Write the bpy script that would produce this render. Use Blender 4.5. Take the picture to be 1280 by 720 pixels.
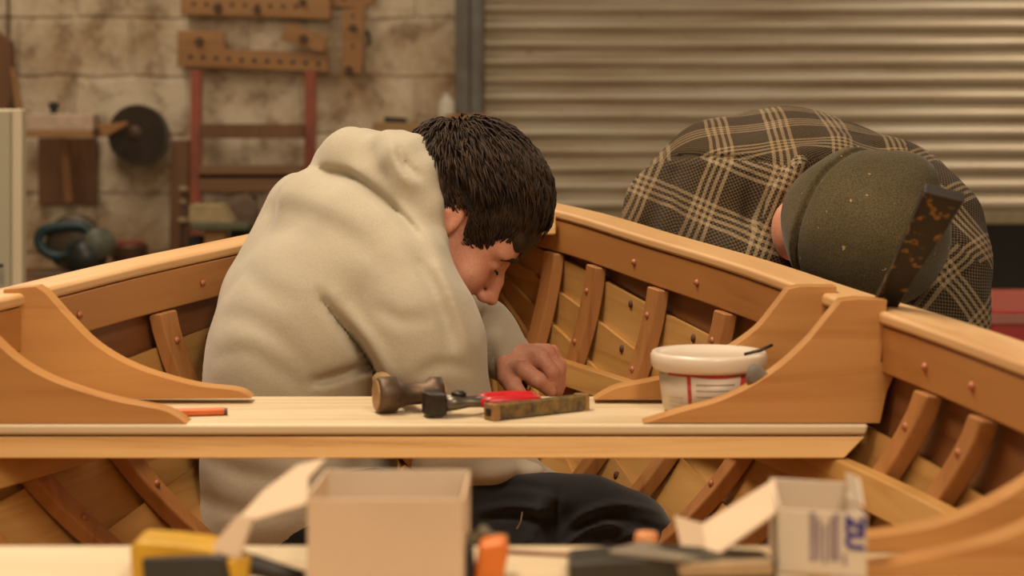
import bpy, bmesh, math, random
import numpy as np
from mathutils import Vector, Matrix, noise as mnoise
random.seed(7); rng = np.random.default_rng(5)
S = bpy.context.scene
C = S.collection
for o in list(bpy.data.objects): bpy.data.objects.remove(o)

# ------------------------------------------------------------------ camera, world, lights, exposure
ZC = 1.15; FP = 2400.0; HY = 148.0; CX = 640.0     # eye height, focal length in px, horizon row
cam = bpy.data.cameras.new('camera'); co = bpy.data.objects.new('camera', cam); C.objects.link(co)
co.location = (0, 0, ZC); co.rotation_euler = (math.pi/2, 0, 0)
cam.sensor_width = 36; cam.lens = FP/1280*36; cam.shift_y = -(360-HY)/1280; cam.clip_start = .05
cam.dof.use_dof = True; cam.dof.focus_distance = 2.72; cam.dof.aperture_fstop = 4.8
S.camera = co
S.view_settings.view_transform = 'Standard'; S.view_settings.look = 'None'
S.view_settings.gamma = 1; S.view_settings.exposure = 0.0; S.view_settings.use_curve_mapping = False
w = bpy.data.worlds.new('world'); S.world = w; w.use_nodes = True
w.node_tree.nodes['Background'].inputs[0].default_value = (1.0, .77, .50, 1)
w.node_tree.nodes['Background'].inputs[1].default_value = .92
def area(name, loc, size, power, col, rot=(0,0,0)):
    l = bpy.data.lights.new(name, 'AREA'); l.shape = 'RECTANGLE'; l.size, l.size_y = size; l.energy = power; l.color = col
    o = bpy.data.objects.new(name, l); o.location = loc; o.rotation_euler = rot; C.objects.link(o); return o
WARM = (1.0, .83, .62)
LAMPS = [((-.7, 2.3, 3.15), (.5, 2.2), 78), ((.9, -.4, 3.15), (.5, 2.0), 80), ((-1.8, 5.7, 3.15), (.5, 2.2), 34), ((2.6, 5.7, 3.15), (.5, 2.2), 50)]  # second entry is an added unseen fill for surfaces facing the camera
for i, (l, s, p) in enumerate(LAMPS): area('ceiling_and_fill_light', l, s, p, WARM)

# ------------------------------------------------------------------ helpers
def P(x, y, D): return Vector(((x-CX)*D/FP, D, ZC+(HY-y)*D/FP))      # photo pixel + distance -> point
def srgb(r, g, b):
    f = lambda c: (c/255/12.92) if c/255 <= .04045 else ((c/255+.055)/1.055)**2.4
    return (f(r), f(g), f(b), 1)
class NT:
    def __init__(s, name):
        s.m = bpy.data.materials.new(name); s.m.use_nodes = True; s.t = s.m.node_tree; s.n = s.t.nodes
        s.b = s.n['Principled BSDF']
    def add(s, typ, **k):
        n = s.n.new(typ)
        for a, v in k.items(): setattr(n, a, v)
        return n
    def L(s, a, b): s.t.links.new(a, b)
    def coord(s, kind='Object', scale=(1,1,1), rnd=True):
        tc = s.add('ShaderNodeTexCoord'); mp = s.add('ShaderNodeMapping')
        mp.inputs['Scale'].default_value = scale
        src = tc.outputs[kind]
        if rnd:
            oi = s.add('ShaderNodeObjectInfo'); ml = s.add('ShaderNodeMath', operation='MULTIPLY'); ml.inputs[1].default_value = 31.0
            s.L(oi.outputs['Random'], ml.inputs[0])
            va = s.add('ShaderNodeVectorMath', operation='ADD'); s.L(src, va.inputs[0]); s.L(ml.outputs[0], va.inputs[1]); src = va.outputs[0]
        s.L(src, mp.inputs['Vector']); return mp.outputs[0]
    def noise(s, v, scale, detail=4, rough=.55, dist=0):
        n = s.add('ShaderNodeTexNoise'); n.inputs['Scale'].default_value = scale; n.inputs['Detail'].default_value = detail
        n.inputs['Roughness'].default_value = rough; n.inputs['Distortion'].default_value = dist; s.L(v, n.inputs['Vector']); return n.outputs['Fac']
    def ramp(s, f, stops):
        r = s.add('ShaderNodeValToRGB'); e = r.color_ramp.elements
        while len(e) < len(stops): e.new(.5)
        for q, (p, c) in zip(e, stops): q.position = p; q.color = c if len(c) == 4 else (*c, 1)
        s.L(f, r.inputs[0]); return r.outputs[0]
    def mix(s, f, a, b, mode='MIX'):
        m = s.add('ShaderNodeMix', data_type='RGBA', blend_type=mode)
        for i, v in ((0, f), (6, a), (7, b)):
            if hasattr(v, 'is_linked'): s.L(v, m.inputs[i])
            else: m.inputs[i].default_value = v
        return m.outputs[2]
    def math(s, op, a, b=0.0):
        m = s.add('ShaderNodeMath', operation=op)
        for i, v in ((0, a), (1, b)):
            if hasattr(v, 'is_linked'): s.L(v, m.inputs[i])
            else: m.inputs[i].default_value = v
        return m.outputs[0]
    def bump(s, h, strength=.3, dist=.002):
        b = s.add('ShaderNodeBump'); b.inputs['Strength'].default_value = strength; b.inputs['Distance'].default_value = dist
        s.L(h, b.inputs['Height']); s.L(b.outputs[0], s.b.inputs['Normal'])
    def col(s, c):
        if hasattr(c, 'is_linked'): s.L(c, s.b.inputs['Base Color'])
        else: s.b.inputs['Base Color'].default_value = c
    def pr(s, rough=.5, metal=0, spec=.5, sheen=0):
        s.b.inputs['Roughness'].default_value = rough; s.b.inputs['Metallic'].default_value = metal
        s.b.inputs['Specular IOR Level'].default_value = spec; s.b.inputs['Sheen Weight'].default_value = sheen
        return s.m
def mul(c, k): return (c[0]*k, c[1]*k, c[2]*k, 1)
def wood(name, base, axis=0, kind='Object', dark=.62, rough=.5, fine=34, contrast=1.0):
    m = NT(name); sc = [fine]*3; sc[axis] = fine*.05
    v = m.coord(kind, tuple(sc))
    n1 = m.noise(v, 1.0, 5, .6, 1.2)
    sc2 = [6]*3; sc2[axis] = .9
    n2 = m.noise(m.coord(kind, tuple(sc2)), 1.0, 3)
    c1 = m.ramp(n1, [(.28, (base[0]*dark, base[1]*dark*.86, base[2]*dark*.7)), (.5, base), (.75, (min(1,base[0]*1.08), min(1,base[1]*1.10), base[2]*1.12))])
    k = 1-.22*contrast
    c2 = m.ramp(n2, [(.3, (k, k*.93, k*.84)), (.65, (1, 1, 1))])
    m.col(m.mix(1.0, c1, c2, 'MULTIPLY')); m.bump(n1, .12, .001); return m.pr(rough)
def plain(name, c, rough=.5, metal=0, var=.25, scale=30, spec=.5, bump=.15, c2=None):
    m = NT(name); n = m.noise(m.coord('Object', (1,1,1)), scale, 5, .6)
    m.col(m.ramp(n, [(.3, c2 or mul(c, 1-var)), (.65, c)])); m.bump(n, bump, .001); return m.pr(rough, metal, spec)

M = {}
M['pine_top'] = wood('pale_pine', (.66, .53, .35), 0, rough=.5, dark=.82, contrast=.4)
M['pine_edge'] = wood('pine_edge', (.90, .60, .27), 0, rough=.45, dark=.72, contrast=.5)
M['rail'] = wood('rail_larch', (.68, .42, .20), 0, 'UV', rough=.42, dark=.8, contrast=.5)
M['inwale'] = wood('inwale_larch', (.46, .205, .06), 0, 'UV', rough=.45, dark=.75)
M['plank'] = wood('larch_plank', (.50, .275, .085), 0, 'UV', rough=.45, dark=.78, contrast=.7)
M['sheer'] = wood('mahogany_strake', (.20, .075, .025), 0, 'UV', rough=.4, dark=.7)
M['rib'] = wood('oak_rib', (.40, .175, .055), 2, rough=.45, dark=.75)
M['knee'] = wood('oak_knee', (.52, .25, .075), 0, rough=.45, dark=.8, fine=26, contrast=1.1)
M['copper'] = plain('copper_rove', (.50, .19, .09, 1), .55, .4)
M['hole'] = plain('dark_iron_stain', (.10, .03, .012, 1), .7)

def tagp(o, label=None, cat=None, group=None, kind=None):
    if label: o['label'] = label
    if cat: o['category'] = cat
    if group: o['group'] = group
    if kind: o['kind'] = kind
    return o
def wloc(o):
    v = Vector((0,0,0))
    while o: v = v + o.location; o = o.parent
    return v
def thing(name, label, cat, loc, group=None):
    o = bpy.data.objects.new(name, None); o.empty_display_size = .05; C.objects.link(o); o.location = loc
    return tagp(o, label, cat, group)
def ob(name, verts, faces, mat, parent=None, smooth=False, bevel=0, seg=2, uv=None, sub=0):
    """verts in world coordinates; uv: per-vertex list"""
    V = [Vector(v) for v in verts]
    if parent: off = wloc(parent)
    else:
        xs = [v.x for v in V]; ys = [v.y for v in V]; zs = [v.z for v in V]
        off = Vector(((min(xs)+max(xs))/2, (min(ys)+max(ys))/2, min(zs)))
    me = bpy.data.meshes.new(name)
    me.from_pydata([tuple(v-off) for v in V], [], faces); me.update()
    if uv is not None:
        ul = me.uv_layers.new(name='UVMap')
        vi = np.empty(len(me.loops), dtype=np.int32); me.loops.foreach_get('vertex_index', vi)
        ul.data.foreach_set('uv', np.asarray(uv, dtype=np.float32)[vi].ravel())
    o = bpy.data.objects.new(name, me); C.objects.link(o)
    if parent: o.parent = parent
    else: o.location = off
    if mat: me.materials.append(mat)
    if smooth or bevel:
        me.polygons.foreach_set('use_smooth', [True]*len(me.polygons))
    bm = bmesh.new(); bm.from_mesh(me); bmesh.ops.recalc_face_normals(bm, faces=bm.faces); bm.to_mesh(me); bm.free()
    if bevel:
        b = o.modifiers.new('bevel', 'BEVEL'); b.width = bevel; b.segments = seg; b.limit_method = 'ANGLE'; b.angle_limit = .6
        b.harden_normals = True
    if sub: s = o.modifiers.new('sub', 'SUBSURF'); s.levels = s.render_levels = sub
    return o
class MB:
    """collects pieces of ONE mesh"""
    def __init__(s): s.v = []; s.f = []; s.uv = []
    def raw(s, v, f, uv=None):
        n = len(s.v); s.v += [Vector(a) for a in v]; s.f += [[i+n for i in q] for q in f]
        s.uv += list(uv) if uv else [(0, 0)]*len(v); return s
    def box(s, c, size, R=None):
        c = Vector(c); R = R or Matrix.Identity(3)
        vs = [c + R @ Vector((sx*size[0]/2, sy*size[1]/2, sz*size[2]/2)) for sx in (-1,1) for sy in (-1,1) for sz in (-1,1)]
        return s.raw(vs, [(0,1,3,2),(4,6,7,5),(0,4,5,1),(2,3,7,6),(0,2,6,4),(1,5,7,3)])
    def prism(s, pts, d):
        """polygon (3D points, planar) extruded by vector d"""
        n = len(pts); d = Vector(d); pts = [Vector(p) for p in pts]
        f = [list(range(n))[::-1], [i+n for i in range(n)]] + [(i, (i+1) % n, (i+1) % n+n, i+n) for i in range(n)]
        return s.raw(pts+[p+d for p in pts], f)
    def tube(s, pts, r, n=10, cap=True, flat=1.0, ref=None):
        pts = [Vector(p) for p in pts]; rs = r if hasattr(r, '__len__') else [r]*len(pts); vs = []; fs = []; prev = ref
        for i, p in enumerate(pts):
            t = (pts[min(i+1, len(pts)-1)] - pts[max(i-1, 0)]).normalized()
            if prev is None: prev = Vector((0,0,1)) if abs(t.z) < .9 else Vector((1,0,0))
            a = (prev - t*prev.dot(t)).normalized(); b = t.cross(a); prev = a
            for k in range(n):
                q = 2*math.pi*k/n; vs.append(p + a*math.cos(q)*rs[i]*flat + b*math.sin(q)*rs[i])
        for i in range(len(pts)-1):
            for k in range(n): fs.append((i*n+k, i*n+(k+1) % n, (i+1)*n+(k+1) % n, (i+1)*n+k))
        if cap: fs += [list(range(n))[::-1], [(len(pts)-1)*n+k for k in range(n)]]
        return s.raw(vs, fs)
    def lathe(s, prof, c, axis=(0,0,1), n=32):
        """prof: (radius, height) list"""
        ax = Vector(axis).normalized(); a = ax.orthogonal().normalized(); b = ax.cross(a); c = Vector(c); vs = []; fs = []
        for (r, h) in prof:
            for k in range(n):
                q = 2*math.pi*k/n; vs.append(c + ax*h + (a*math.cos(q)+b*math.sin(q))*max(r, 1e-5))
        for i in range(len(prof)-1):
            for k in range(n): fs.append((i*n+k, i*n+(k+1) % n, (i+1)*n+(k+1) % n, (i+1)*n+k))
        fs += [list(range(n))[::-1], [(len(prof)-1)*n+k for k in range(n)]]
        return s.raw(vs, fs)
    def build(s, name, mat, parent=None, smooth=False, bevel=0, seg=2, sub=0):
        return ob(name, s.v, s.f, mat, parent, smooth, bevel, seg, s.uv, sub)
def Rz(a): return Matrix.Rotation(a, 3, 'Z')
def Rot(x=0, y=0, z=0): return Matrix.Rotation(z, 3, 'Z') @ Matrix.Rotation(y, 3, 'Y') @ Matrix.Rotation(x, 3, 'X')
def catmull(pts, n=6):
    out = []
    for i in range(len(pts)-1):
        p0, p1, p2, p3 = pts[max(i-1,0)], pts[i], pts[i+1], pts[min(i+2,len(pts)-1)]
        for k in range(n):
            t = k/n
            out.append(tuple(.5*((2*b)+(-a+c)*t+(2*a-5*b+4*c-d)*t*t+(-a+3*b-3*c+d)*t**3) for a,b,c,d in zip(p0,p1,p2,p3)))
    out.append(tuple(pts[-1])); return out

# ------------------------------------------------------------------ sculpting by signed distance field
class SDF:
    def __init__(s, lo, hi, h):
        s.lo = np.array(lo, float); s.h = h
        s.n = np.ceil((np.array(hi)-s.lo)/h).astype(int)+1
        s.F = np.full(s.n, .08, np.float32)
    def _sub(s, lo, hi):
        a = np.clip(np.floor((np.array(lo)-s.lo)/s.h).astype(int), 0, s.n-1); b = np.clip(np.ceil((np.array(hi)-s.lo)/s.h).astype(int)+1, 1, s.n)
        if np.any(b <= a): return None, None
        g = np.meshgrid(*[s.lo[i]+np.arange(a[i], b[i])*s.h for i in range(3)], indexing='ij')
        return tuple(slice(a[i], b[i]) for i in range(3)), np.stack(g, -1).astype(np.float32)
    def _op(s, sl, d, k, sub):
        F = s.F[sl]
        if sub: d = -d; h = np.maximum(k-np.abs(F-d), 0)/k; s.F[sl] = np.maximum(F, d)+h*h*k*.25
        else: h = np.maximum(k-np.abs(F-d), 0)/k; s.F[sl] = np.minimum(F, d)-h*h*k*.25
    def cap(s, a, b, ra, rb, k=.02, sub=False, sc=None):
        a = np.array(a, float); b = np.array(b, float); m = max(ra, rb)+k+.03
        sl, p = s._sub(np.minimum(a, b)-m, np.maximum(a, b)+m)
        if sl is None: return s
        ab = (b-a).astype(np.float32); t = np.clip(((p-a.astype(np.float32)) @ ab)/max(float(ab @ ab), 1e-9), 0, 1)
        q = p-a.astype(np.float32)-t[..., None]*ab
        d = np.linalg.norm(q, axis=-1)-(ra+(rb-ra)*t); s._op(sl, d, k, sub); return s
    def chain(s, pts, rs, k=.02, sub=False):
        for i in range(len(pts)-1): s.cap(pts[i], pts[i+1], rs[i], rs[i+1], k, sub)
        return s
    def ell(s, c, r, R=None, k=.02, sub=False):
        c = np.array(c, np.float32); r = np.array(r, np.float32); m = max(r)+k+.03
        sl, p = s._sub(c-m, c+m)
        if sl is None: return s
        q = p-c
        if R is not None: q = q @ np.array(R, np.float32)      # columns of R = local axes
        k0 = np.linalg.norm(q/r, axis=-1); k1 = np.linalg.norm(q/(r*r), axis=-1)+1e-6
        s._op(sl, k0*(k0-1)/k1, k, sub); return s
    def points(s):
        g = np.meshgrid(*[s.lo[i]+np.arange(s.n[i])*s.h for i in range(3)], indexing='ij'); return g
    def mesh(s, name, mat, parent, smooth=3, uvf=None):
        F = s.F; A = F < 0
        off = [(i,j,k) for i in (0,1) for j in (0,1) for k in (0,1)]
        sl = lambda o: tuple(slice(o[a], F.shape[a]-1+o[a]) for a in range(3))
        cnt = sum(A[sl(o)].astype(np.int8) for o in off); act = (cnt > 0) & (cnt < 8)
        idx = np.full(act.shape, -1, np.int64); idx[act] = np.arange(act.sum()); base = np.argwhere(act).astype(float)
        pos = np.zeros_like(base); w_ = np.zeros(len(base))
        for o in off:
            for ax in range(3):
                if o[ax]: continue
                o2 = list(o); o2[ax] = 1; fa = F[sl(o)][act]; fb = F[sl(tuple(o2))][act]; mk = (fa < 0) != (fb < 0)
                t = np.where(mk, fa/np.where(mk, fa-fb, 1), 0); q = np.array(o, float)[None].repeat(len(base), 0); q[:, ax] += t
                pos += q*mk[:, None]; w_ += mk
        pos = (base+pos/w_[:, None])*s.h+s.lo
        faces = []
        for ax in range(3):
            b, c = [(1,2),(2,0),(0,1)][ax]
            s0 = [slice(None)]*3; s1 = [slice(None)]*3; s0[ax] = slice(0, -1); s1[ax] = slice(1, None)
            a0 = A[tuple(s0)]; a1 = A[tuple(s1)]; ch = np.argwhere(a0 != a1)
            ch = ch[(ch[:, b] > 0) & (ch[:, c] > 0) & (ch[:, b] < act.shape[b]) & (ch[:, c] < act.shape[c])]
            if not len(ch): continue
            def cell(db, dc):
                q = ch.copy(); q[:, b] -= db; q[:, c] -= dc; return idx[q[:,0], q[:,1], q[:,2]]
            quad = np.stack([cell(1,1), cell(0,1), cell(0,0), cell(1,0)], 1); fl = a0[ch[:,0], ch[:,1], ch[:,2]]
            quad[~fl] = quad[~fl][:, ::-1]; faces.append(quad)
        faces = np.concatenate(faces); faces = faces[(faces >= 0).all(1)]
        # laplacian smoothing
        e = np.concatenate([faces[:, [i, (i+1) % 4]] for i in range(4)])
        for it in range(smooth):
            acc = np.zeros_like(pos); n_ = np.zeros(len(pos))
            for c_ in range(3):
                acc[:, c_] = np.bincount(e[:,0], pos[e[:,1], c_], len(pos))+np.bincount(e[:,1], pos[e[:,0], c_], len(pos))
            n_ = np.bincount(e[:,0], minlength=len(pos))+np.bincount(e[:,1], minlength=len(pos))
            pos = pos*.45+.55*acc/np.maximum(n_, 1)[:, None]
        offv = np.array(wloc(parent)) if parent else np.zeros(3)
        me = bpy.data.meshes.new(name); me.vertices.add(len(pos)); me.vertices.foreach_set('co', (pos-offv).astype(np.float32).ravel())
        me.loops.add(len(faces)*4); me.loops.foreach_set('vertex_index', faces.astype(np.int32).ravel())
        me.polygons.add(len(faces)); me.polygons.foreach_set('loop_start', np.arange(len(faces), dtype=np.int32)*4)
        me.polygons.foreach_set('use_smooth', np.ones(len(faces), bool)); me.update(calc_edges=True); me.validate()
        if uvf is not None:
            cen = pos[faces].mean(1); UV = uvf(pos[faces.ravel()], np.repeat(cen, 4, 0))
            ul = me.uv_layers.new(name='UVMap'); ul.data.foreach_set('uv', UV.astype(np.float32).ravel())
        me.materials.append(mat); o = bpy.data.objects.new(name, me); C.objects.link(o)
        if parent: o.parent = parent
        return o
def sines(g, freq, n=9, seed=0, aniso=(1,1,1)):
    r = np.random.default_rng(seed); X, Y, Z = g; out = 0
    for _ in range(n):
        d = r.normal(size=3)*np.array(aniso); d = d/np.linalg.norm(d)*freq*r.uniform(.6, 1.6)
        out = out+np.sin(X*d[0]+Y*d[1]+Z*d[2]+r.uniform(0, 6.3))
    return out/n**.5

# ================================================================== ROOM
def block_wall_mat():
    m = NT('painted_block_wall'); tc = m.add('ShaderNodeTexCoord'); sx = m.add('ShaderNodeSeparateXYZ'); m.L(tc.outputs['Object'], sx.inputs[0])
    cb = m.add('ShaderNodeCombineXYZ'); m.L(m.math('ADD', sx.outputs[0], .034), cb.inputs[0]); m.L(m.math('ADD', sx.outputs[2], .048), cb.inputs[1])
    nz = m.add('ShaderNodeTexNoise'); nz.inputs['Scale'].default_value = 5; m.L(tc.outputs['Object'], nz.inputs[0])
    wob = m.add('ShaderNodeVectorMath', operation='MULTIPLY_ADD'); m.L(nz.outputs['Color'], wob.inputs[0]); wob.inputs[1].default_value = (.03,.03,0); m.L(cb.outputs[0], wob.inputs[2])
    br = m.add('ShaderNodeTexBrick'); m.L(wob.outputs[0], br.inputs['Vector']); br.inputs['Scale'].default_value = 1
    br.inputs['Brick Width'].default_value = .447; br.inputs['Row Height'].default_value = .2285; br.inputs['Mortar Size'].default_value = .014
    br.inputs['Mortar Smooth'].default_value = .7; br.offset = .5
    br.inputs['Color1'].default_value = (.30,.255,.195,1); br.inputs['Color2'].default_value = (.46,.39,.29,1); br.inputs['Mortar'].default_value = (.13,.07,.03,1)
    o = tc.outputs['Object']
    n1 = m.noise(o, 2.3, 6, .65); n2 = m.noise(o, 9, 7, .7); n3 = m.noise(o, 1.1, 3)
    c = m.mix(m.ramp(n2, [(.42, (0,0,0)), (.62, (.6,)*3)]), br.outputs['Color'], (.50,.42,.32,1))
    # whitewash is fuller towards the door, bare grey further left
    fx = m.math('ADD', m.math('MULTIPLY', m.math('SUBTRACT', sx.outputs[0], -.9), .9), m.math('MULTIPLY', n1, 1.1))
    c = m.mix(m.ramp(fx, [(.35, (0,0,0)), (.75, (.85,)*3)]), c, m.ramp(n2, [(.36, (.36,.27,.18)), (.5, (.72,.62,.48))]))
    stain = m.ramp(n1, [(.35, (.50,.36,.23)), (.60, (1,.98,.93))])
    c = m.mix(1.0, c, stain, 'MULTIPLY'); m.col(c)
    m.bump(m.math('ADD', m.math('MULTIPLY', br.outputs['Fac'], -1.2), n2), .7, .012); return m.pr(.85)
WY = 7.5
def slab(name, c, size, mat, kind='structure', bevel=0):
    o = MB().box(c, size).build(name, mat, bevel=bevel); o['kind'] = kind; return o
bw = block_wall_mat()
XD = P(604, 0, WY).x
slab('wall_back', ((-5+XD)/2, WY+.1, 1.65), (XD+5, .2, 3.3), bw)
slab('trim_2', ((XD+6)/2, WY+.1, 3.15), (6-XD, .2, .3), bw)
slab('wall_left', (-5.1, 3, 1.65), (.2, 9.2, 3.3), bw); slab('wall_right', (6.1, 3, 1.65), (.2, 9.2, 3.3), bw)
fl = plain('concrete_floor', (.22,.17,.12,1), .7, 0, .35, 4)
slab('floor', (.5, 3.6, -.05), (11.4, 12, .1), fl)
slab('ceiling', (.5, 3, 3.35), (11.4, 9.2, .1), plain('ceiling_board', (.45,.40,.33,1), .8))
# lamps on the ceiling (the fittings of the area lights; the stern one is added fill)
for i, (l, s, p) in enumerate(LAMPS):
    t = thing('ceiling_lamp', 'long ceiling lamp fitting %s' % ['over the bow of the boat','added over the stern as unseen front fill','in front of the block wall','in front of the roller shutter'][i], 'lamp', (l[0], l[1], 3.2), 'ceiling lamps')
    MB().box((l[0], l[1], 3.26), (s[0], s[1], .07)).build('housing', M.setdefault('lampbody', plain('lamp_housing', (.7,.7,.66,1), .5)), t, bevel=.01)
# roller shutter
def shutter_mat():
    m = NT('galvanised_shutter'); o = m.coord('Object', (.5, 1, 9), False); n = m.noise(o, 3, 5, .6)
    n2 = m.noise(m.coord('Object', (1,1,1), False), 14, 6, .7)
    c = m.ramp(n, [(.3, (.34,.255,.16)), (.5, (.48,.40,.29)), (.72, (.58,.52,.42))])
    m.col(m.mix(m.ramp(n2, [(.6, (0,0,0)), (.75, (.5,)*3)]), c, (.24,.12,.05,1))); m.bump(n2, .2, .002); return m.pr(.42, .35)
def make_shutter():
    x0, x1 = P(606, 0, WY).x, 5.9; pitch = .0697; z0 = P(0, 266, WY).z; mb = MB(); nsl = int((3.0-z0)/pitch); prof = []
    for i in range(nsl):
        for k in range(8):
            t = k/8; prof.append((-.028*math.sin(math.pi*min(1, t*1.0))**.8 + (.004 if k == 0 else 0), z0+(i+t)*pitch))
    xs = [x0, (x0+x1)/2, x1]; v = []; f = []
    for (dy, z) in prof:
        for x in xs: v.append((x, WY+.03+dy, z))
    for (dy, z) in reversed(prof):
        for x in xs: v.append((x, WY+.045+dy, z))
    n = len(prof)*2
    for i in range(n-1):
        for j in (0, 1): f.append((i*3+j, i*3+j+1, i*3+j+4, i*3+j+3))
    for j in (0, 1): f.append(((n-1)*3+j, (n-1)*3+j+1, j+1, j))
    t = thing('roller_shutter', 'wide galvanised roller shutter door, raised off the floor', 'shutter', (x0, WY, z0)); t['kind'] = 'structure'
    t.name = 'door_1'
    ob('shutter_curtain', v, f, shutter_mat(), t, smooth=True)
    MB().box(((x0+x1)/2, WY+.03, z0-.02), (x1-x0, .05, .05)).build('bottom_rail', plain('shutter_rail', (.30,.24,.14,1), .5, .3), t, bevel=.005)
make_shutter()
x = P(588, 0, WY).x
gm = plain('grey_steel', (.17,.165,.15,1), .5, .4, .5, 6, c2=(.10,.075,.05,1))
mb = MB().box((x-.03, WY-.03, 1.6), (.055, .07, 3.2)).box((x+.025, WY-.05, 1.6), (.05, .02, 3.2)).box((x+.045, WY-.03, 1.6), (.01, .07, 3.2))
o = mb.build('trim_1', gm, bevel=.004); o['kind'] = 'structure'
slab('night_backing', (3, 10.2, 1.5), (9, .1, 3.4), plain('painted_night_dark', (.02,.017,.014,1), .9))  # near-black sheet, its colour stands for night darkness beyond the raised shutter

# red tool chest beyond the right side, painted night dark behind
def red_chest():
    t = thing('tool_chest', 'low red steel tool chest behind the boat at the right edge', 'tool chest', (1.55, 5.3, 0))
    r = plain('red_paint', (.42,.035,.03,1), .35, .1, .2, 4); D = 5.0; zt = P(0, 382, D).z
    MB().box((1.62, D+.3, zt/2), (.75, .6, zt-.02)).build('body', r, t, bevel=.012)
    MB().box((1.62, D-.004, zt-.035), (.75, .01, .024)).build('light_strip', plain('pale_red', (.42,.16,.13,1), .35), t, bevel=.002)
    MB().box((1.62, D-.006, zt-.20), (.70, .012, .14)).build('drawer', r, t, bevel=.004)
    MB().box((1.62, D-.004, zt-.38), (.70, .012, .16)).build('drawer', r, t, bevel=.004)
red_chest()

# ---- cabinet at the far left
def cabinet():
    D = 4.6; x1 = P(31, 0, D).x; zt = P(0, 136, D).z; w_ = .55; t = thing('storage_cabinet', 'off-white metal cabinet cut by the left edge of the photo', 'cabinet', (x1-w_/2, D+.25, 0))
    cm = plain('cream_enamel', (.40,.35,.24,1), .45, 0, .08, 3); cm2 = plain('cream_edge', (.62,.52,.36,1), .45, 0, .05, 3)
    MB().box((x1-w_/2-.01, D+.035, zt/2), (w_, .045, zt)).build('body', cm2, t, bevel=.006)
    xd = P(14, 0, D).x
    MB().box((xd-w_/2, D, zt/2+.01), (w_, .025, zt-.03)).build('door', cm, t, bevel=.004)
    a, b = P(-14, 328, D-.014), P(6, 358, D-.014)
    MB().box(((a.x+b.x)/2, D-.0135, (a.z+b.z)/2), (b.x-a.x, .002, a.z-b.z)).build('label', plain('label_paper', (.55,.48,.36,1), .6), t)
    mb = MB()
    for i in range(6): mb.box(((a.x+b.x)/2+.004, D-.015, b.z+.006+i*.0065), ((b.x-a.x)*.75, .001, .002))
    mb.box((b.x-.009, D-.015, a.z-.008), (.012, .001, .010)); mb.build('label_print', plain('ink', (.03,.03,.03,1), .6), t)
cabinet()

# ---- things on the back wall
wjig = wood('peg_board_wood', (.36,.18,.06), 0, dark=.75); dk = plain('black_hole', (.012,.01,.008,1), .8)
brown = wood('brown_board', (.17,.075,.028), 2, dark=.7)
def pts2(l, D): return [P(a, b, D) for a, b in l]
def jig(name, label, poly, holes, D=WY-.07, th=.035, mat=wjig, bolt=None):
    mb = MB().prism(pts2(poly, D), (0, th, 0)); c = P(sum(a for a,b in poly)/len(poly), max(b for a,b in poly), D)
    t = thing(name, label, 'wooden jig', c); mb.build('board', mat, t, bevel=.003)
    for (hx, hy, hr) in holes: MB().lathe([(hr*D/FP, 0), (hr*D/FP, .004)], P(hx, hy, D-.002), (0,1,0), 12).build('peg_hole', dk, t)
    for (hx, hy, hr) in (bolt or []): MB().lathe([(hr*D/FP, 0), (hr*D/FP*.8, .02)], P(hx, hy, D), (0,-1,0), 10).build('bolt', plain('old_bolt', (.10,.06,.035,1), .6, .3), t, smooth=False)
    return t
jig('drilled_jig', 'L-shaped wooden jig with a row of peg holes hanging above the ladder', [(222,38),(280,39),(281,61),(408,66),(411,90),(221,83)],
    [(238+i*16, 71+i*.9, 2.6) for i in range(11)], bolt=[(249,52,6)])
jig('drilled_jig', 'topmost wooden jig with peg holes, cut by the top of the photo', [(226,-14),(412,-16),(413,24),(330,21),(226,18)],
    [(242+i*16, 5+i*.4, 2.4) for i in range(9)], bolt=[(272,10,6),(321,12,5),(378,3,5)])
jig('drilled_jig', 'upright narrow wooden jig hanging right of the peg-hole jigs', [(428,12),(456,8),(454,64),(452,92),(428,90)], [(441,57,2),(441,20,2)], bolt=[(441,35,5),(436,87,5)])
jig('drilled_jig', 'short tilted wooden arm between the two peg-hole jigs', [(358,28),(378,34),(410,46),(404,66),(350,50)], [], WY-.11, bolt=[(379,49,6)])
jig('wood_strip', 'short wooden strip joining jigs at the top of the wall', [(408,-12),(470,-12),(470,2),(452,10),(408,8)], [(430,0,2)], WY-.035, .02)
# ladder
def ladder():
    D = 7.25; red = plain('red_oxide_paint', (.30,.065,.028,1), .6, 0, .35, 12); t = thing('step_ladder', 'old red-painted step ladder leaning on the block wall', 'ladder', (P(315,0,D).x, D, 0))
    for (xt, xb) in ((245, 243), (388, 385)):
        a = P(xt, 88, D+.1); b = P(xb, 500, D-.06); b.z = 0
        d = (b-a).normalized(); mb = MB(); wdt = .042
        mb.prism([a+Vector((-wdt/2,0,0)), a+Vector((wdt/2,0,0)), b+Vector((wdt/2,0,0)), b+Vector((-wdt/2,0,0))], (0, .03, 0)); mb.build('side_rail', red, t, bevel=.003)
    tread = wood('ladder_tread', (.21,.105,.045), 0, dark=.7)
    for y, hh, mm in ((164, .055, brown), (215, .05, tread), (228, .07, tread), (300, .05, tread), (370, .05, tread), (440, .05, tread)):
        c = P(315, y, D); MB().box((c.x, D-.0, c.z), (P(381,0,D).x-P(251,0,D).x, .07, hh)).build('tread', mm, t, bevel=.003)
ladder()
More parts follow.
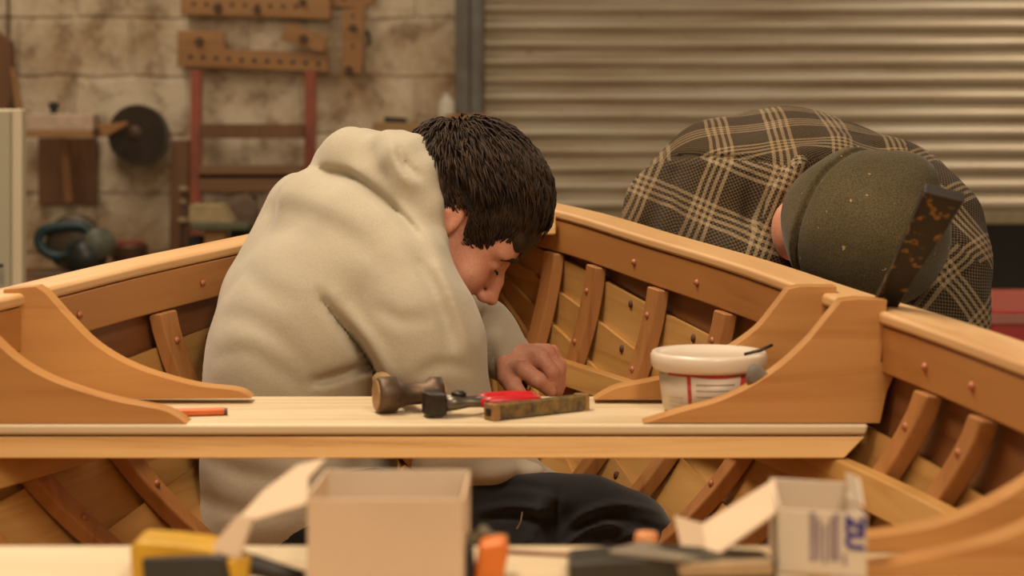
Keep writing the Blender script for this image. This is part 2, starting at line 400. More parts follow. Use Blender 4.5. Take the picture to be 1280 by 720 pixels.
# shelf bracket with pale block, boards
def bracket():
    D = 7.2; t = thing('wall_bracket', 'pale topped wooden bracket fixed to the wall over brown boards', 'bracket', P(85, 255, D))
    c = P(79, 153, D); MB().box((c.x, D, c.z), (.255, .14, .065)).build('top_block', plain('pinkish_paint', (.58,.42,.31,1), .6), t, bevel=.008)
    c = P(79, 167, D); MB().box((c.x, D, c.z), (.25, .15, .022)).build('top_board', wjig, t, bevel=.003)
    a = P(48, 172, WY-.04); b = P(121, 255, WY-.04); MB().box(((a.x+b.x)/2, WY-.03, (a.z+b.z)/2), (b.x-a.x, .03, a.z-b.z)).build('back_board', brown, t, bevel=.003)
    MB().prism(pts2([(73,172),(84,172),(90,254),(80,254)], D+.12), (0, .06, 0)).build('upright', wood('mid_board', (.27,.12,.04), 2), t, bevel=.003)
    c = P(69, 143, D); MB().lathe([(.016,0),(.016,.012),(.010,.02),(.020,.032),(.020,.045),(.012,.052)], c+Vector((0,-.02,-.005)), (0,0,1), 14).build('black_knob', plain('black_plastic', (.015,.015,.015,1), .4), t, smooth=True)
bracket()
def blade():
    D = 7.3; t = thing('saw_disc', 'large dark circular saw blade hung on the block wall', 'saw blade', P(171, 205, D)); r = 37*D/FP; pr = []
    n = 48; c = P(171, 167, D); mb = MB(); pts = []
    for k in range(n*2):
        q = math.pi*k/n; rr = r*(1.0 if k % 2 else .955); pts.append(c+Vector((math.cos(q)*rr, 0, math.sin(q)*rr)))
    mb.prism(pts, (0, .006, 0)).build('disc', plain('rusty_blade', (.045,.028,.018,1), .55, .5, .4, 12), t)
    MB().lathe([(.028,0),(.028,.006),(.010,.012)], P(168,166,D), (0,-1,0), 20).build('hub', plain('hub_steel', (.10,.06,.035,1), .5, .5), t, smooth=False)
    t2 = thing('wooden_wedge', 'pale wooden wedge pointing across the dark saw blade', 'wedge', P(140, 170, 7.18))
    MB().prism(pts2([(120,156),(158,152),(160,156),(134,170),(118,172)], 7.18), (0, .04, 0)).build('wedge', wjig, t2, bevel=.004)
    MB().lathe([(.012,0),(.012,.012)], P(122,164,7.18), (0,-1,0), 10).build('bolt', plain('old_bolt2', (.08,.05,.03,1), .6, .3), t2)
    h = thing('blade_hanger', 'pale round backing disc behind the dark saw blade', 'disc', P(176,212,7.42))
    MB().lathe([(.118,0),(.118,.03)], P(175,170,7.45), (0,-1,0), 36).build('disc', plain('pale_blue_board', (.17,.13,.085,1), .7, 0, .3, 10), h)
blade()
mb = MB().prism(pts2([(-30,20),(14,52),(17,118),(6,140),(-30,140)], 7.35), (0, .05, 0)); tagp(mb.build('leaning_board', brown, bevel=.004), 'dark brown board leaning at the top left edge', 'board')
mb = MB().prism(pts2([(12,84),(17,84),(26,140),(20,140)], 7.3), (0, .03, 0)); tagp(mb.build('wood_lath', wjig, bevel=.002), 'thin orange-brown lath beside the dark leaning board', 'lath')
mb = MB().prism(pts2([(214,175),(236,175),(232,500),(208,500)], 7.36), (0, .05, 0)); tagp(mb.build('timber_post', brown, bevel=.004), 'dark brown upright timber just left of the red ladder', 'post')
mb = MB().prism(pts2([(8,-20),(10,-20),(13,140),(11,140)], WY-.03), (0,.02,0)); tagp(mb.build('hanging_cable', plain('brown_cable', (.10,.06,.03,1), .6)), 'thin brown cable down the wall at the left edge', 'cable')
# bench in front of the wall
def bench():
    t = thing('workbench', 'long wooden workbench along the block wall', 'workbench', (-1.6, 6.95, 0)); zt = .60
    MB().box((-1.55, 6.80, zt-.025), (2.6, .56, .05)).build('bench_top', brown, t, bevel=.004)
    for x in (-2.7, -.4):
        for y in (6.57, 7.03): MB().box((x, y, (zt-.05)/2), (.08, .08, zt-.05)).build('leg', brown, t, bevel=.004)
    return zt
zb = bench()
# circular saw with teal handle
def circ_saw():
    D = 6.75; t = thing('circular_saw', 'hand-held circular saw with a teal loop handle on the workbench', 'power saw', (P(95,0,D).x, D, zb))
    teal = plain('teal_plastic', (.012,.040,.048,1), .45)
    path = [P(a, b, D) for a, b in catmull([(118,300),(105,284),(80,283),(57,287),(48,298),(54,312),(70,320),(88,316),(92,304)], 5)]
    MB().tube(path, .018, 12).build('handle', teal, t, smooth=True)
    c = P(118, 306, D-.03); MB().lathe([(.046,0),(.056,.008),(.056,.07),(.05,.08)], c+Vector((0,.05,0)), (.3,-1,.1), 26).build('motor_cap', plain('grey_green_cap', (.10,.10,.07,1), .45), t, smooth=True)
    c = P(108, 318, D); MB().lathe([(.03,0),(.062,.01),(.065,.10),(.05,.14)], c+Vector((.0,.07,-.01)), (0,-1,0), 24).build('motor', plain('dark_motor', (.018,.022,.02,1), .4), t, smooth=True)
    c = P(90, 340, D); MB().lathe([(.095,0),(.10,.01),(.10,.04),(.09,.05)], (c.x, D+.06, zb+.112), (0,-1,0), 32).build('blade_guard', plain('guard_steel', (.11,.085,.06,1), .45, .5), t, smooth=True)
    MB().box((c.x, D+.02, zb+.005), (.26, .14, .008)).build('sole_plate', plain('sole_steel', (.2,.17,.13,1), .4, .6), t, bevel=.002)
    tt = [P(a, b, D-.03) for a, b in [(133,308),(140,320),(148,332)]]; MB().tube(tt, .005, 8).build('cord_guard', dk, t, smooth=True)
circ_saw()
# small clutter along the bench
def vice():
    D = 6.9; E_ = 6.62; t = thing('bench_vice', 'pale boxy vice with a green-grey jaw on the bench beside the hoodie', 'vice', (P(262,0,E_).x, E_, zb))
    MB().prism(pts2([(236,256),(276,256),(290,279),(236,279)], D-.25), (0,.14,0)).build('cover', plain('pale_card', (.42,.32,.17,1), .7), t, bevel=.004)
    MB().prism(pts2([(238,279),(312,279),(310,288),(238,288)], D-.27), (0,.18,0)).build('jaw', plain('green_grey_iron', (.12,.12,.07,1), .5, .3), t, bevel=.004)
    a = P(262, 288, E_); MB().box((a.x+.01, E_+.09, (a.z+zb)/2), (.075, .08, a.z-zb)).build('body', wjig, t, bevel=.005)
    MB().box((a.x-.06, E_+.09, zb+.07), (.05, .07, .14)).build('side_block', dk, t, bevel=.005)
    MB().box((a.x+.10, E_+.09, zb+.07), (.05, .07, .14)).build('side_block', dk, t, bevel=.005)
    t2 = thing('screw_clamp', 'rusty clamp screw standing left of the pale boxy vice', 'clamp', (P(230,0,D).x, D, zb))
    MB().tube([P(231,238,D), P(228,300,D), Vector((P(228,0,D).x, D, zb))], .010, 10).build('screw', plain('rust', (.09,.05,.03,1), .7, .3), t2, smooth=True)
    for y, r in ((237,.022),(253,.016),(276,.026)): MB().lathe([(r*.5,0),(r,.008),(r,.018),(r*.5,.026)], P(229,y,D)+Vector((0,0,-.013)), (0,0,1), 12).build('collar', plain('collar_brass', (.30,.21,.11,1), .6, .2), t2, smooth=True)
    t3 = thing('grinder', 'squat grinding wheel behind the vice, partly hidden by the hoodie', 'grinder', (P(306,0,6.98).x, 6.98, zb))
    MB().lathe([(.04,0),(.062,.006),(.062,.04),(.04,.046)], P(302,264,6.95), (.2,-1,0), 26).build('wheel', plain('grey_stone', (.17,.11,.075,1), .9), t3, smooth=True)
    a = P(306, 285, 6.98); MB().box((a.x, 6.99, (a.z+zb)/2), (.10, .09, a.z-zb)).build('base', dk, t3, bevel=.006)
    MB().box((P(318,0,6.95).x, 6.95, P(0,262,6.95).z), (.018,.02,.10)).build('tool_rest', dk, t3, bevel=.003)
vice()
def crate():
    D = 6.98; t = thing('paint_tin', 'dull brown tin with a red lid on the bench behind the left rail', 'tin', (P(158,0,D).x, D, zb))
    zt = P(0, 306, D).z; MB().lathe([(.062,0),(.062,zt-zb-.01),(.066,zt-zb)], (P(163,0,D).x, D, zb), (0,0,1), 28).build('body', plain('tin_brown', (.13,.07,.04,1), .5, .3), t, smooth=True)
    MB().lathe([(.05,0),(.05,.012)], (P(163,0,D).x, D, zt), (0,0,1), 24).build('lid', plain('red_lid', (.28,.06,.04,1), .5), t)
crate()
# wall shelf behind the hood
def shelf():
    D = 7.3; t = thing('wall_shelf', 'rough wooden wall shelf just above the hood', 'shelf', P(505,165,D))
    MB().prism(pts2([(466,152),(556,155),(556,166),(466,166)], D), (0,.18,0)).build('board', wood('shelf_wood', (.42,.27,.12), 0), t, bevel=.003)
    tagp(MB().prism(pts2([(480,146),(508,148),(508,154),(480,153)], D), (0,.05,0)).build('putty_knife', dk, bevel=.003), 'small dark tool lying on the wall shelf', 'tool')
    b = thing('plastic_bottle', 'small translucent white bottle on the right end of the wall shelf', 'bottle', P(558,156,D+.03))
    c = P(558,156,D+.05); MB().lathe([(.030,0),(.032,.006),(.032,.085),(.022,.10),(.014,.105)], c, (0,0,1), 20).build('body', plain('milky_plastic', (.72,.66,.55,1), .3), b, smooth=True)
    MB().lathe([(.014,0),(.014,.015)], c+Vector((0,0,.105)), (0,0,1), 14).build('cap', plain('cap_white', (.7,.65,.55,1), .4), b)
    o = thing('wood_offcut', 'rough orange-brown block on a stand just above the dark hair', 'block', P(590,158,7.2))
    MB().prism(pts2([(556,143),(612,142),(616,158),(560,162)], 7.2), (0,.08,0)).build('block', wjig, o, bevel=.006)
    a = P(590,160,7.24); MB().box((a.x, 7.24, a.z/2), (.05,.05,a.z)).build('stand', brown, o, bevel=.004)
shelf()
for (a,b,c_,lb) in ((452,52,5,'small dark hook in the wall right of the upright jig'),(460,46,3,'smaller hook beside the dark hook on the wall')):
    tagp(MB().tube([P(a,b-6,WY), P(a,b-6,WY-.05), P(a+2,b+5,WY-.055), P(a,b+8,WY-.03)], .006, 8).build('wall_hook', dk, smooth=True), lb, 'hook')

# ================================================================== THE BOAT
KD = [.5,.9,1.3,1.85,2.18,2.31,2.6,2.9,3.2,3.35,3.5]
KH = [.70,.74,.745,.675,.596,.555,.455,.335,.20,.118,.034]
KZ = [-.225,-.233,-.235,-.230,-.219,-.214,-.195,-.1764,-.153,-.143,-.131]
def interp(xs, ys):
    xs = np.array(xs); ys = np.array(ys); m = np.gradient(ys, xs)
    def f(x):
        i = int(np.clip(np.searchsorted(xs, x)-1, 0, len(xs)-2)); h = xs[i+1]-xs[i]; t = (x-xs[i])/h
        t = min(max(t, 0), 1)
        return float((2*t**3-3*t*t+1)*ys[i]+(t**3-2*t*t+t)*h*m[i]+(-2*t**3+3*t*t)*ys[i+1]+(t**3-t*t)*h*m[i+1])
    return f
hO = interp(KD, KH); zS = interp(KD, KZ)
aS = interp([.5,1.8,2.3,3.0,3.5], [1.0,1.0,1.1,1.2,1.3]); HS = interp([.5,2.6,3.0,3.3,3.5], [.50,.50,.47,.38,.26])
def CL(D): return -.11+.052*(D-2.3)
SK = .040
def sect(D, th):          # half breadth, depth below sheer
    hs = max(hO(D)-SK, .004); return hs*max(math.cos(th), 0)**aS(D), HS(D)*math.sin(th)
def sect_arc(D, n=60):
    p = [sect(D, math.pi/2*i/n) for i in range(n+1)]; s = [0]
    for i in range(n): s.append(s[-1]+math.dist(p[i], p[i+1]))
    return p, s
def at_frac(D, u):
    p, s = sect_arc(D); L = u*s[-1]; i = int(np.clip(np.searchsorted(s, L)-1, 0, len(s)-2)); t = (L-s[i])/(s[i+1]-s[i])
    b = p[i][0]+(p[i+1][0]-p[i][0])*t; d = p[i][1]+(p[i+1][1]-p[i][1])*t
    tx, tz = p[i+1][0]-p[i][0], p[i+1][1]-p[i][1]; l = math.hypot(tx, tz) or 1
    return b, d, (tz/l, -tx/l), s[-1]        # outward normal (breadth, depth)
def at_depth(D, d):
    H = HS(D); th = math.asin(min(1, max(0, d/H))); b, _ = sect(D, th); b2, d2 = sect(D, min(th+.02, math.pi/2))
    tx, tz = b2-b, d2-d; l = math.hypot(tx, tz) or 1; return b, (tz/l, -tx/l)
def W3(D, side, b, zr): return Vector((CL(D)+side*b, D, ZC+zr))
boat = thing('rowing_boat', 'half-built clinker rowing boat of varnished pale planks filling the foreground', 'boat', (CL(2.0), 2.0, ZC-.74))
Ds = [.5+i*(3.5-.5)/44 for i in range(45)]
NS = 8
def UB(i): return 0 if i == 0 else .155+(i-1)*(.845/7)
for side in (1, -1):
    for i in range(NS):
        u0, u1 = UB(i), UB(i+1)+ (.014 if i < NS-1 else 0); v = []; f = []; uv = []; nn = 5
        for D in Ds:
            run = []
            for k in range(nn):
                u = u0+(u1-u0)*k/(nn-1); b, d, n, L = at_frac(D, min(u, 1)); off = (-.001 if i == 0 else -.004)+.011*k/(nn-1)
                run.append((b+n[0]*off, d+n[1]*off, n, u*L))
            for (b, d, n, sL) in run: v.append(W3(D, side, b, zS(D)-.012-d)); uv.append((D, sL))
            for (b, d, n, sL) in reversed(run): v.append(W3(D, side, b+n[0]*.009, zS(D)-.012-d-n[1]*.009)); uv.append((D, sL+.01))
        m = nn*2
        for q in range(len(Ds)-1):
            for k in range(m): f.append((q*m+k, q*m+(k+1) % m, (q+1)*m+(k+1) % m, (q+1)*m+k))
        f += [list(range(m))[::-1], [(len(Ds)-1)*m+k for k in range(m)]]
        o = ob('hull_plank', v, f, M['sheer'] if i == 0 else M['plank'], boat, uv=uv)
        if i == 0: o['label'] = 'dark mahogany top plank'
# rails
def sweep(name, prof, mat, side, D0=.5, D1=3.5, bevel=.004, n=46, parent=boat, zb=zS):
    v = []; f = []; uv = []; m = len(prof)
    for q in range(n):
        D = D0+(D1-D0)*q/(n-1)
        for k, (db, dz) in enumerate(prof): v.append(W3(D, side, max(hO(D)+db, .002), zb(D)+dz)); uv.append((D, k*.02))
    for q in range(n-1):
        for k in range(m): f.append((q*m+k, q*m+(k+1) % m, (q+1)*m+(k+1) % m, (q+1)*m+k))
    f += [list(range(m))[::-1], [(n-1)*m+k for k in range(m)]]
    return ob(name, v, f, mat, parent, bevel=bevel, uv=uv, seg=3)
for side in (1, -1):
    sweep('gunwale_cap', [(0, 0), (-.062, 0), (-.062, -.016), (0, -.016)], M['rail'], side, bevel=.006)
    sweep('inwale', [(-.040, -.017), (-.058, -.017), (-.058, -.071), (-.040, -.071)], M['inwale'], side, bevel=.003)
    sweep('rubbing_strake', [(-.004, -.017), (-.030, -.017), (-.030, -.05), (-.008, -.045)], M['rail'], side, bevel=.004)
RIBS = [3.22, 3.07, 2.85, 2.63, 2.42, 2.23, 2.06, 1.92, 1.76, 1.58, 1.4, 1.2]
rake = interp([.5,2.15,2.7,3.5],[.5,.5,.12,.1])
def rib_pt(D0, side, d, off):
    D = min(D0+rake(D0)*max(0, d-.07), 3.44); b, n = at_depth(D, d)
    return D, b+n[0]*off, d+n[1]*off
for side in (1, -1):
    for D0 in RIBS:
        v = []; f = []; dep = [.062+(HS(D0+.15)*.97-.062)*k/18 for k in range(19)]
        for d in dep:
            for (dD, off) in ((-.018, -.005), (-.018, -.024), (.018, -.024), (.018, -.005)):
                D, b, dd = rib_pt(D0+dD, side, d, off); v.append(W3(D, side, max(b, .001), zS(D)-.012-dd))
        for q in range(len(dep)-1):
            for k in range(4): f.append((q*4+k, q*4+(k+1) % 4, (q+1)*4+(k+1) % 4, (q+1)*4+k))
        f += [(0,3,2,1), tuple((len(dep)-1)*4+k for k in range(4))]
        r = ob('rib', v, f, M['rib'], boat, bevel=.003)
        if 1.85 < D0 < 3.2:      # copper roves where rib meets plank laps
            for d in (.105, .19, .27):
                D, b, dd = rib_pt(D0, side, d, -.024); p = W3(D, side, b, zS(D)-.012-dd)
                _, n = at_depth(D, d); ax = Vector((-side*n[0], -.3, .0)).normalized()
                MB().lathe([(.0055, 0), (.005, .0015), (.0025, .004)], p, ax, 10).build('rove', M['copper'], r, smooth=True)
# rivets in inwale and planks between ribs
inw = {s: None for s in (1,-1)}
def rove_line(side, Dl, kind):
    for D in Dl:
        if kind == 'inwale':
            p = W3(D, side, hO(D)-.058, zS(D)-.045); ax = Vector((-side, -.3, 0)).normalized(); mt = M['copper']; r = .0055
            MB().lathe([(r, 0), (r*.9, .002), (r*.4, .005)], p, ax, 10).build('rove', mt, boat, smooth=True)
        else:
            for u in kind:
                b, d, n, L = at_frac(D, u+.02); p = W3(D, side, b-n[0]*.0035, zS(D)-.012-d+n[1]*.0035)
                ax = Vector((-side*n[0], -.35, .1)).normalized()
                MB().lathe([(.0062, -.002), (.0058, .0015), (.002, .003)], p, ax, 10).build('rove', M['hole'], boat, smooth=True)
for s in (1, -1):
    rove_line(s, [1.95, 2.07, 2.45, 2.72, 2.93], 'inwale')
    rove_line(s, [1.99, 2.13, 2.52, 2.74, 2.96], (UB(1), UB(2), UB(3))); rove_line(s, [2.13, 2.36, 2.58, 2.8], (UB(4), UB(5))); rove_line(s, [3.12], (UB(1), UB(2)))
# riser stringer carrying the thwarts
for side in (1, -1):
    v = []; f = []; n = 36; uv = []
    for q in range(n):
        D = .7+(3.12-.7)*q/(n-1); d = .388+zS(D)-.012
        for (dd, t) in ((0, -.022), (0, -.042), (.036, -.042), (.036, -.022)):
            b, _ = at_depth(D, max(.02, d+dd)); v.append(W3(D, side, max(.004, b+t), -.388-dd)); uv.append((D, dd))
    for q in range(n-1):
        for k in range(4): f.append((q*4+k, q*4+(k+1) % 4, (q+1)*4+(k+1) % 4, (q+1)*4+k))
    f += [(0,3,2,1), tuple((n-1)*4+k for k in range(4))]
    ob('riser', v, f, M['plank'], boat, bevel=.003, uv=uv)
# stem, breasthook, keelson, transom, keel
def cpoly(pts, th, mat, name, bevel=.004):  # polygon in (D, zrel) plane on the centreline
    v = [W3(D, 1, -th/2, z) for D, z in pts]; MB().prism(v, (th, 0, 0)).build(name, mat, boat, bevel=bevel)
cpoly([(3.46,-.135),(3.56,-.115),(3.58,-.25),(3.55,-.45),(3.45,-.62),(3.2,-.70),(3.2,-.66),(3.40,-.55),(3.46,-.40)], .045, M['knee'], 'stem')
cpoly([(.5,-.755),(.5,-.705),(3.2,-.66),(3.3,-.70)], .045, M['rib'], 'keel')
D = 3.2; bi = hO(D)-.062
v = [W3(3.19, 1, bi, -.160), W3(3.19, -1, bi, -.160), W3(3.45, -1, .015, -.148), W3(3.45, 1, .015, -.148)]
MB().prism(v, (0, 0, -.034)).build('breasthook', M['pine_edge'], boat, bevel=.004)
tp = [at_frac(.5, k/14)[:2] for k in range(15)]
v = [W3(.5, 1, b, zS(.5)-.012-d) for b, d in tp]+[W3(.5, -1, b, zS(.5)-.012-d) for b, d in reversed(tp)]
MB().prism(v, (0, .022, 0)).build('transom', M['sheer'], boat)
# bottom boards
BZ = ZC-.665
for k, xo in enumerate((-.24, -.12, 0, .12, .24)):
    D1 = 3.0 if abs(xo) < .2 else 2.6
    v = [Vector((CL(D)+xo+s*.05, D, BZ)) for D, s in ((.8,-1),(.8,1),(D1,1),(D1,-1))]
    if abs(xo) > .2: v = [Vector((q.x, q.y, q.z+.03)) for q in v]
    MB().prism(v, (0, 0, -.016)).build('bottom_board', M['plank'], boat, bevel=.003)
# thwarts
TZ = ZC-.347
def thwart(D0, D1, x1=None):
    def ends(D, z, marg): 
        b, _ = at_depth(D, -z+zS(D)-.012); return max(.05, b-marg)
    pt = []
    for z0, z1, mat, nm, fr in ((-.347, -.360, M['pine_top'], 'seat_board', 0), (-.362, -.387, M['pine_edge'], 'seat_edge_board', .004)):
        q = []
        for z, mg in ((z0, .018), (z1, .018 if nm == 'seat_board' else .034)):
            q.append([W3(D0+fr, -1, ends(D0, z, mg), z), W3(D0+fr, 1, ends(D0, z, mg), z), W3(D1, 1, ends(D1, z, mg), z), W3(D1, -1, ends(D1, z, mg), z)])
        v = q[0]+q[1]; f = [(0,1,2,3), (7,6,5,4), (0,4,5,1), (1,5,6,2), (2,6,7,3), (3,7,4,0)]
        o = ob(nm, v, f, mat, th_parent, bevel=.0045 if nm == 'seat_board' else .002, seg=3)
for (D0, D1) in ((2.18, 2.40), (1.335, 1.563)):
    th_parent = bpy.data.objects.new('thwart', None); th_parent.empty_display_size = .05; C.objects.link(th_parent); th_parent.parent = boat
    th_parent.location = Vector((CL(D0), D0, TZ))-wloc(boat)
    thwart(D0, D1)
# knees
def knee(poly, curve_n, D, th=.034, mirror=False):
    cv = catmull(poly[:curve_n], 6)+poly[curve_n:]
    v = [P(a, b, D) for a, b in cv]
    if mirror: v = [Vector((2*CL(D)-q.x, q.y, q.z)) for q in v][::-1]
    # clip to inside of hull
    out = []
    for q in v:
        zr = q.z-ZC; b, _ = at_depth(D, max(0, -zr+zS(D)-.012)); lim = b-.006; dx = q.x-CL(D)
        if zr < zS(D)-.07 and 1: q = Vector((CL(D)+max(-lim, min(lim, dx)), q.y, q.z))
        out.append(q)
    MB().prism(out, (0, th, 0)).build('knee', M['knee'], boat, bevel=.004, seg=3)
knee([(804,529),(850,515),(905,499),(960,470),(1005,432),(1034,398),(1052,376)]+[(1072,373),(1109,375),(1106,410),(1101,453),(1124,456),(1120,490),(1106,529)], 7, 2.182)
knee([(742,500),(770,485),(810,477),(860,465),(905,440),(945,412),(968,385),(986,361)]+[(1000,358),(1046,358),(1044,395),(1042,420),(1062,424),(1058,450),(1046,498)], 8, 2.335)
knee([(314,498),(295,488),(240,481),(170,460),(120,432),(82,395),(58,368),(44,358)]+[(4,362),(6,410),(8,432),(-8,436),(-10,470),(2,500)], 8, 2.335)
knee([(234,530),(205,513),(140,500),(70,478),(22,452),(-18,415),(-50,380),(-58,372)]+[(-112,375),(-106,410),(-101,453),(-124,456),(-115,490),(-104,530)], 8, 2.182)
NK1 = ([(1000,690),(1050,676),(1110,669),(1170,658),(1230,636),(1290,602),(1345,560),(1400,505),(1425,478)]+[(1500,478),(1492,560),(1520,575),(1500,640),(1490,690)], 9)
NK2 = ([(1010,722),(1060,714),(1130,704),(1200,690),(1260,672),(1320,642),(1390,585),(1450,510),(1462,480)]+[(1520,480),(1520,560),(1545,580),(1525,660),(1510,722)], 9)
knee(*NK1, 1.533, .03); knee(*NK2, 1.448, .03); knee(*NK1, 1.533, .03, True); knee(*NK2, 1.448, .03, True)
# trestles under the hull
for k, D in enumerate((1.0, 2.75)):
    t = thing('trestle', 'wooden trestle under the %s of the boat' % ('stern' if k == 0 else 'bow'), 'trestle', (CL(D), D, 0), 'trestles under the boat')
    zt = ZC-.80; MB().box((CL(D), D, zt-.04), (.9, .07, .075)).build('beam', brown, t, bevel=.004)
    for sx in (-1, 1):
        for sy in (-1, 1):
            a = Vector((CL(D)+sx*.34, D+sy*.03, zt-.06)); b = Vector((CL(D)+sx*.42, D+sy*.22, 0))
            MB().tube([a, b], .03, 4).build('leg', brown, t)
        MB().prism([W3(D, sx, .10, -.772), W3(D, sx, .30, -.74), W3(D, sx, .34, -.80), W3(D, sx, .10, -.80)], (0, .05, 0)).build('chock', brown, t)
# ================================================================== PEOPLE
def fabric(name, c, kind='Object', scale=900, rough=.95, var=.08, sheen=.25, big=.10, c2=None):
    m = NT(name); o = m.coord('Object', (1,1,1), False)
    n = m.noise(o, 7, 4); f = m.noise(o, scale, 2, .5)
    a = m.ramp(n, [(.3, mul(c, 1-big)), (.7, c)]); b = m.ramp(f, [(.35, (1-var*2,)*3), (.65, (1, 1, 1))])
    m.col(m.mix(1.0, a, b, 'MULTIPLY')); n2 = m.noise(o, 55, 4, .6)
    m.bump(m.math('ADD', m.math('MULTIPLY', n2, .8), m.math('MULTIPLY', f, .25)), .35, .003); return m.pr(rough, 0, .2, sheen)
M['hoodie'] = fabric('stone_fleece', (.50, .435, .325, 1))
M['trouser'] = fabric('navy_canvas', (.028, .027, .031, 1), big=.45, sheen=.18)
M['trouser2'] = fabric('charcoal_canvas', (.03, .028, .025, 1), big=.3)
M['beanie'] = fabric('olive_wool', (.128, .097, .045, 1), scale=500, var=.25, big=.35, sheen=.12)
_m = M['beanie']; _t = _m.node_tree; _b = _t.nodes['Principled BSDF']; _lk = _b.inputs['Base Color'].links[0].from_socket
_tc = _t.nodes.new('ShaderNodeTexCoord'); _n = _t.nodes.new('ShaderNodeTexNoise'); _n.inputs['Scale'].default_value = 75; _n.inputs['Detail'].default_value = 3; _t.links.new(_tc.outputs['Object'], _n.inputs[0])
_r = _t.nodes.new('ShaderNodeValToRGB'); _r.color_ramp.elements[0].position = .70; _r.color_ramp.elements[1].position = .73; _t.links.new(_n.outputs['Fac'], _r.inputs[0])
_x = _t.nodes.new('ShaderNodeMix'); _x.data_type = 'RGBA'; _t.links.new(_r.outputs[0], _x.inputs[0]); _t.links.new(_lk, _x.inputs[6]); _x.inputs[7].default_value = (.42,.28,.12,1); _t.links.new(_x.outputs[2], _b.inputs['Base Color'])
M['thread'] = plain('pale_thread', (.35, .28, .19, 1), .8)
def skin_mat():
    m = NT('skin'); o = m.coord('Object', (1,1,1), False)
    n = m.noise(o, 28, 4); n2 = m.noise(o, 300, 3)
    c = m.ramp(n, [(.3, (.58,.235,.15)), (.7, (.68,.34,.235))])
    m.col(m.mix(.25, c, m.ramp(n2, [(.4, (.48,.19,.12)), (.6, (.66,.34,.23))]))); m.bump(n2, .15, .0008)
    m.b.inputs['Subsurface Weight'].default_value = .12; m.b.inputs['Subsurface Radius'].default_value = (.01,.004,.002)
    m.b.inputs['Subsurface Scale'].default_value = .6
    return m.pr(.5, 0, .35)
M['skin'] = skin_mat()
def hair_mat(name, c, c2):
    m = NT(name); o = m.coord('Object', (1,1,1), False); n = m.noise(o, 60, 4); m.col(m.ramp(n, [(.35, c), (.7, c2)])); return m.pr(.62, 0, .25)
M['hair'] = hair_mat('dark_brown_hair', (.018,.010,.006), (.055,.030,.016))

def crease(sd, pts, wpx, depth, D0, D1, ends=True, side=0):
    """press a fold (or raise a ridge, depth<0) along a projected line, only between depths D0..D1"""
    a = max(0, int((D0-sd.lo[1])/sd.h)); b_ = min(sd.n[1], int((D1-sd.lo[1])/sd.h)+1)
    X = (sd.lo[0]+np.arange(sd.n[0])*sd.h)[:,None,None]; Y = (sd.lo[1]+np.arange(a, b_)*sd.h)[None,:,None]; Z = (sd.lo[2]+np.arange(sd.n[2])*sd.h)[None,None,:]
    px = (CX+X/Y*FP).astype(np.float32); py = (HY-(Z-ZC)/Y*FP).astype(np.float32)
    cp = catmull([(float(p), float(q)) for p, q in pts], 4); n = len(cp)-1; best = np.full(np.broadcast(px, py).shape, 1e9, np.float32); wt = np.zeros_like(best)
    for i in range(n):
        (x0, y0), (x1, y1) = cp[i], cp[i+1]; dx, dy = x1-x0, y1-y0; L2 = dx*dx+dy*dy+1e-9
        t = np.clip(((px-x0)*dx+(py-y0)*dy)/L2, 0, 1); d = (px-x0-t*dx)**2+(py-y0-t*dy)**2; tt = (i+t)/n
        sgn = (px-x0)*dy-(py-y0)*dx
        m_ = d < best; best = np.where(m_, d, best); wt = np.where(m_, (np.sin(np.pi*np.clip(tt*.96+.02, 0, 1))**.6 if ends else 1.0)*(1 if not side else np.where(sgn*side > 0, 1, .35)), wt)
    g_ = np.exp(-best/(wpx*wpx))*wt
    sd.F[:, a:b_, :] += (g_*depth).astype(np.float32)

# ---- the man in the hoodie: kneeling in the boat, in profile, looking down to the right
man = thing('person', 'person in a stone-grey hoodie kneeling in the boat, looking down at the planking', 'person', P(470, 690, 2.68))
EAR = P(563, 279, 2.66)
fdir = Vector((.76, -.04, -.65)).normalized(); udir = Vector((.65, 0, .76)); udir = (udir-fdir*udir.dot(fdir)).normalized(); ldir = udir.cross(fdir)  # ldir: away from camera
if ldir.y < 0: ldir = -ldir
HR = np.array([[fdir[i], ldir[i], udir[i]] for i in range(3)])
def H(f, l, u): return EAR+fdir*f+ldir*l+udir*u
def p3(l): return [tuple(P(*a)) for a in l]
b = SDF((-.30, 2.36, .44), (.16, 2.98, 1.17), .003)
b.ell(H(-.006,0,.048), (.095,.075,.080), HR, .01)
b.ell(H(.036,0,-.022), (.056,.062,.082), HR, .03)
for s in (-1, 1):
    b.cap(H(.005,s*.050,-.045), H(.072,s*.012,-.104), .020, .017, .03)
    b.ell(H(.062,s*.038,-.035), (.024,.026,.028), HR, .02)                # cheek
    b.ell(H(.080,s*.030,.018), (.016,.028,.011), HR, .012)                # brow ridge
b.ell(H(.066,0,.040), (.028,.054,.038), HR, .03)
for s in (-1, 1):
    b.ell(H(.097,s*.031,-.001), (.014,.019,.012), HR, .012, True)
    b.ell(H(.079,s*.031,-.002), (.0135,.015,.012), HR, .003)
b.chain([H(.088,0,.006), H(.100,0,-.020), H(.112,0,-.043)], [.008,.0085,.009], .012)
for s in (-1, 1): b.ell(H(.100,s*.011,-.047), (.011,.008,.008), HR, .006)
b.ell(H(.088,0,-.070), (.012,.024,.0065), HR, .008); b.ell(H(.085,0,-.083), (.012,.020,.0075), HR, .008)
b.ell(H(.079,0,-.104), (.016,.020,.014), HR, .02)
b.cap(H(.103,-.02,-.0765), H(.103,.02,-.0765), .0035, .0035, .005, True)
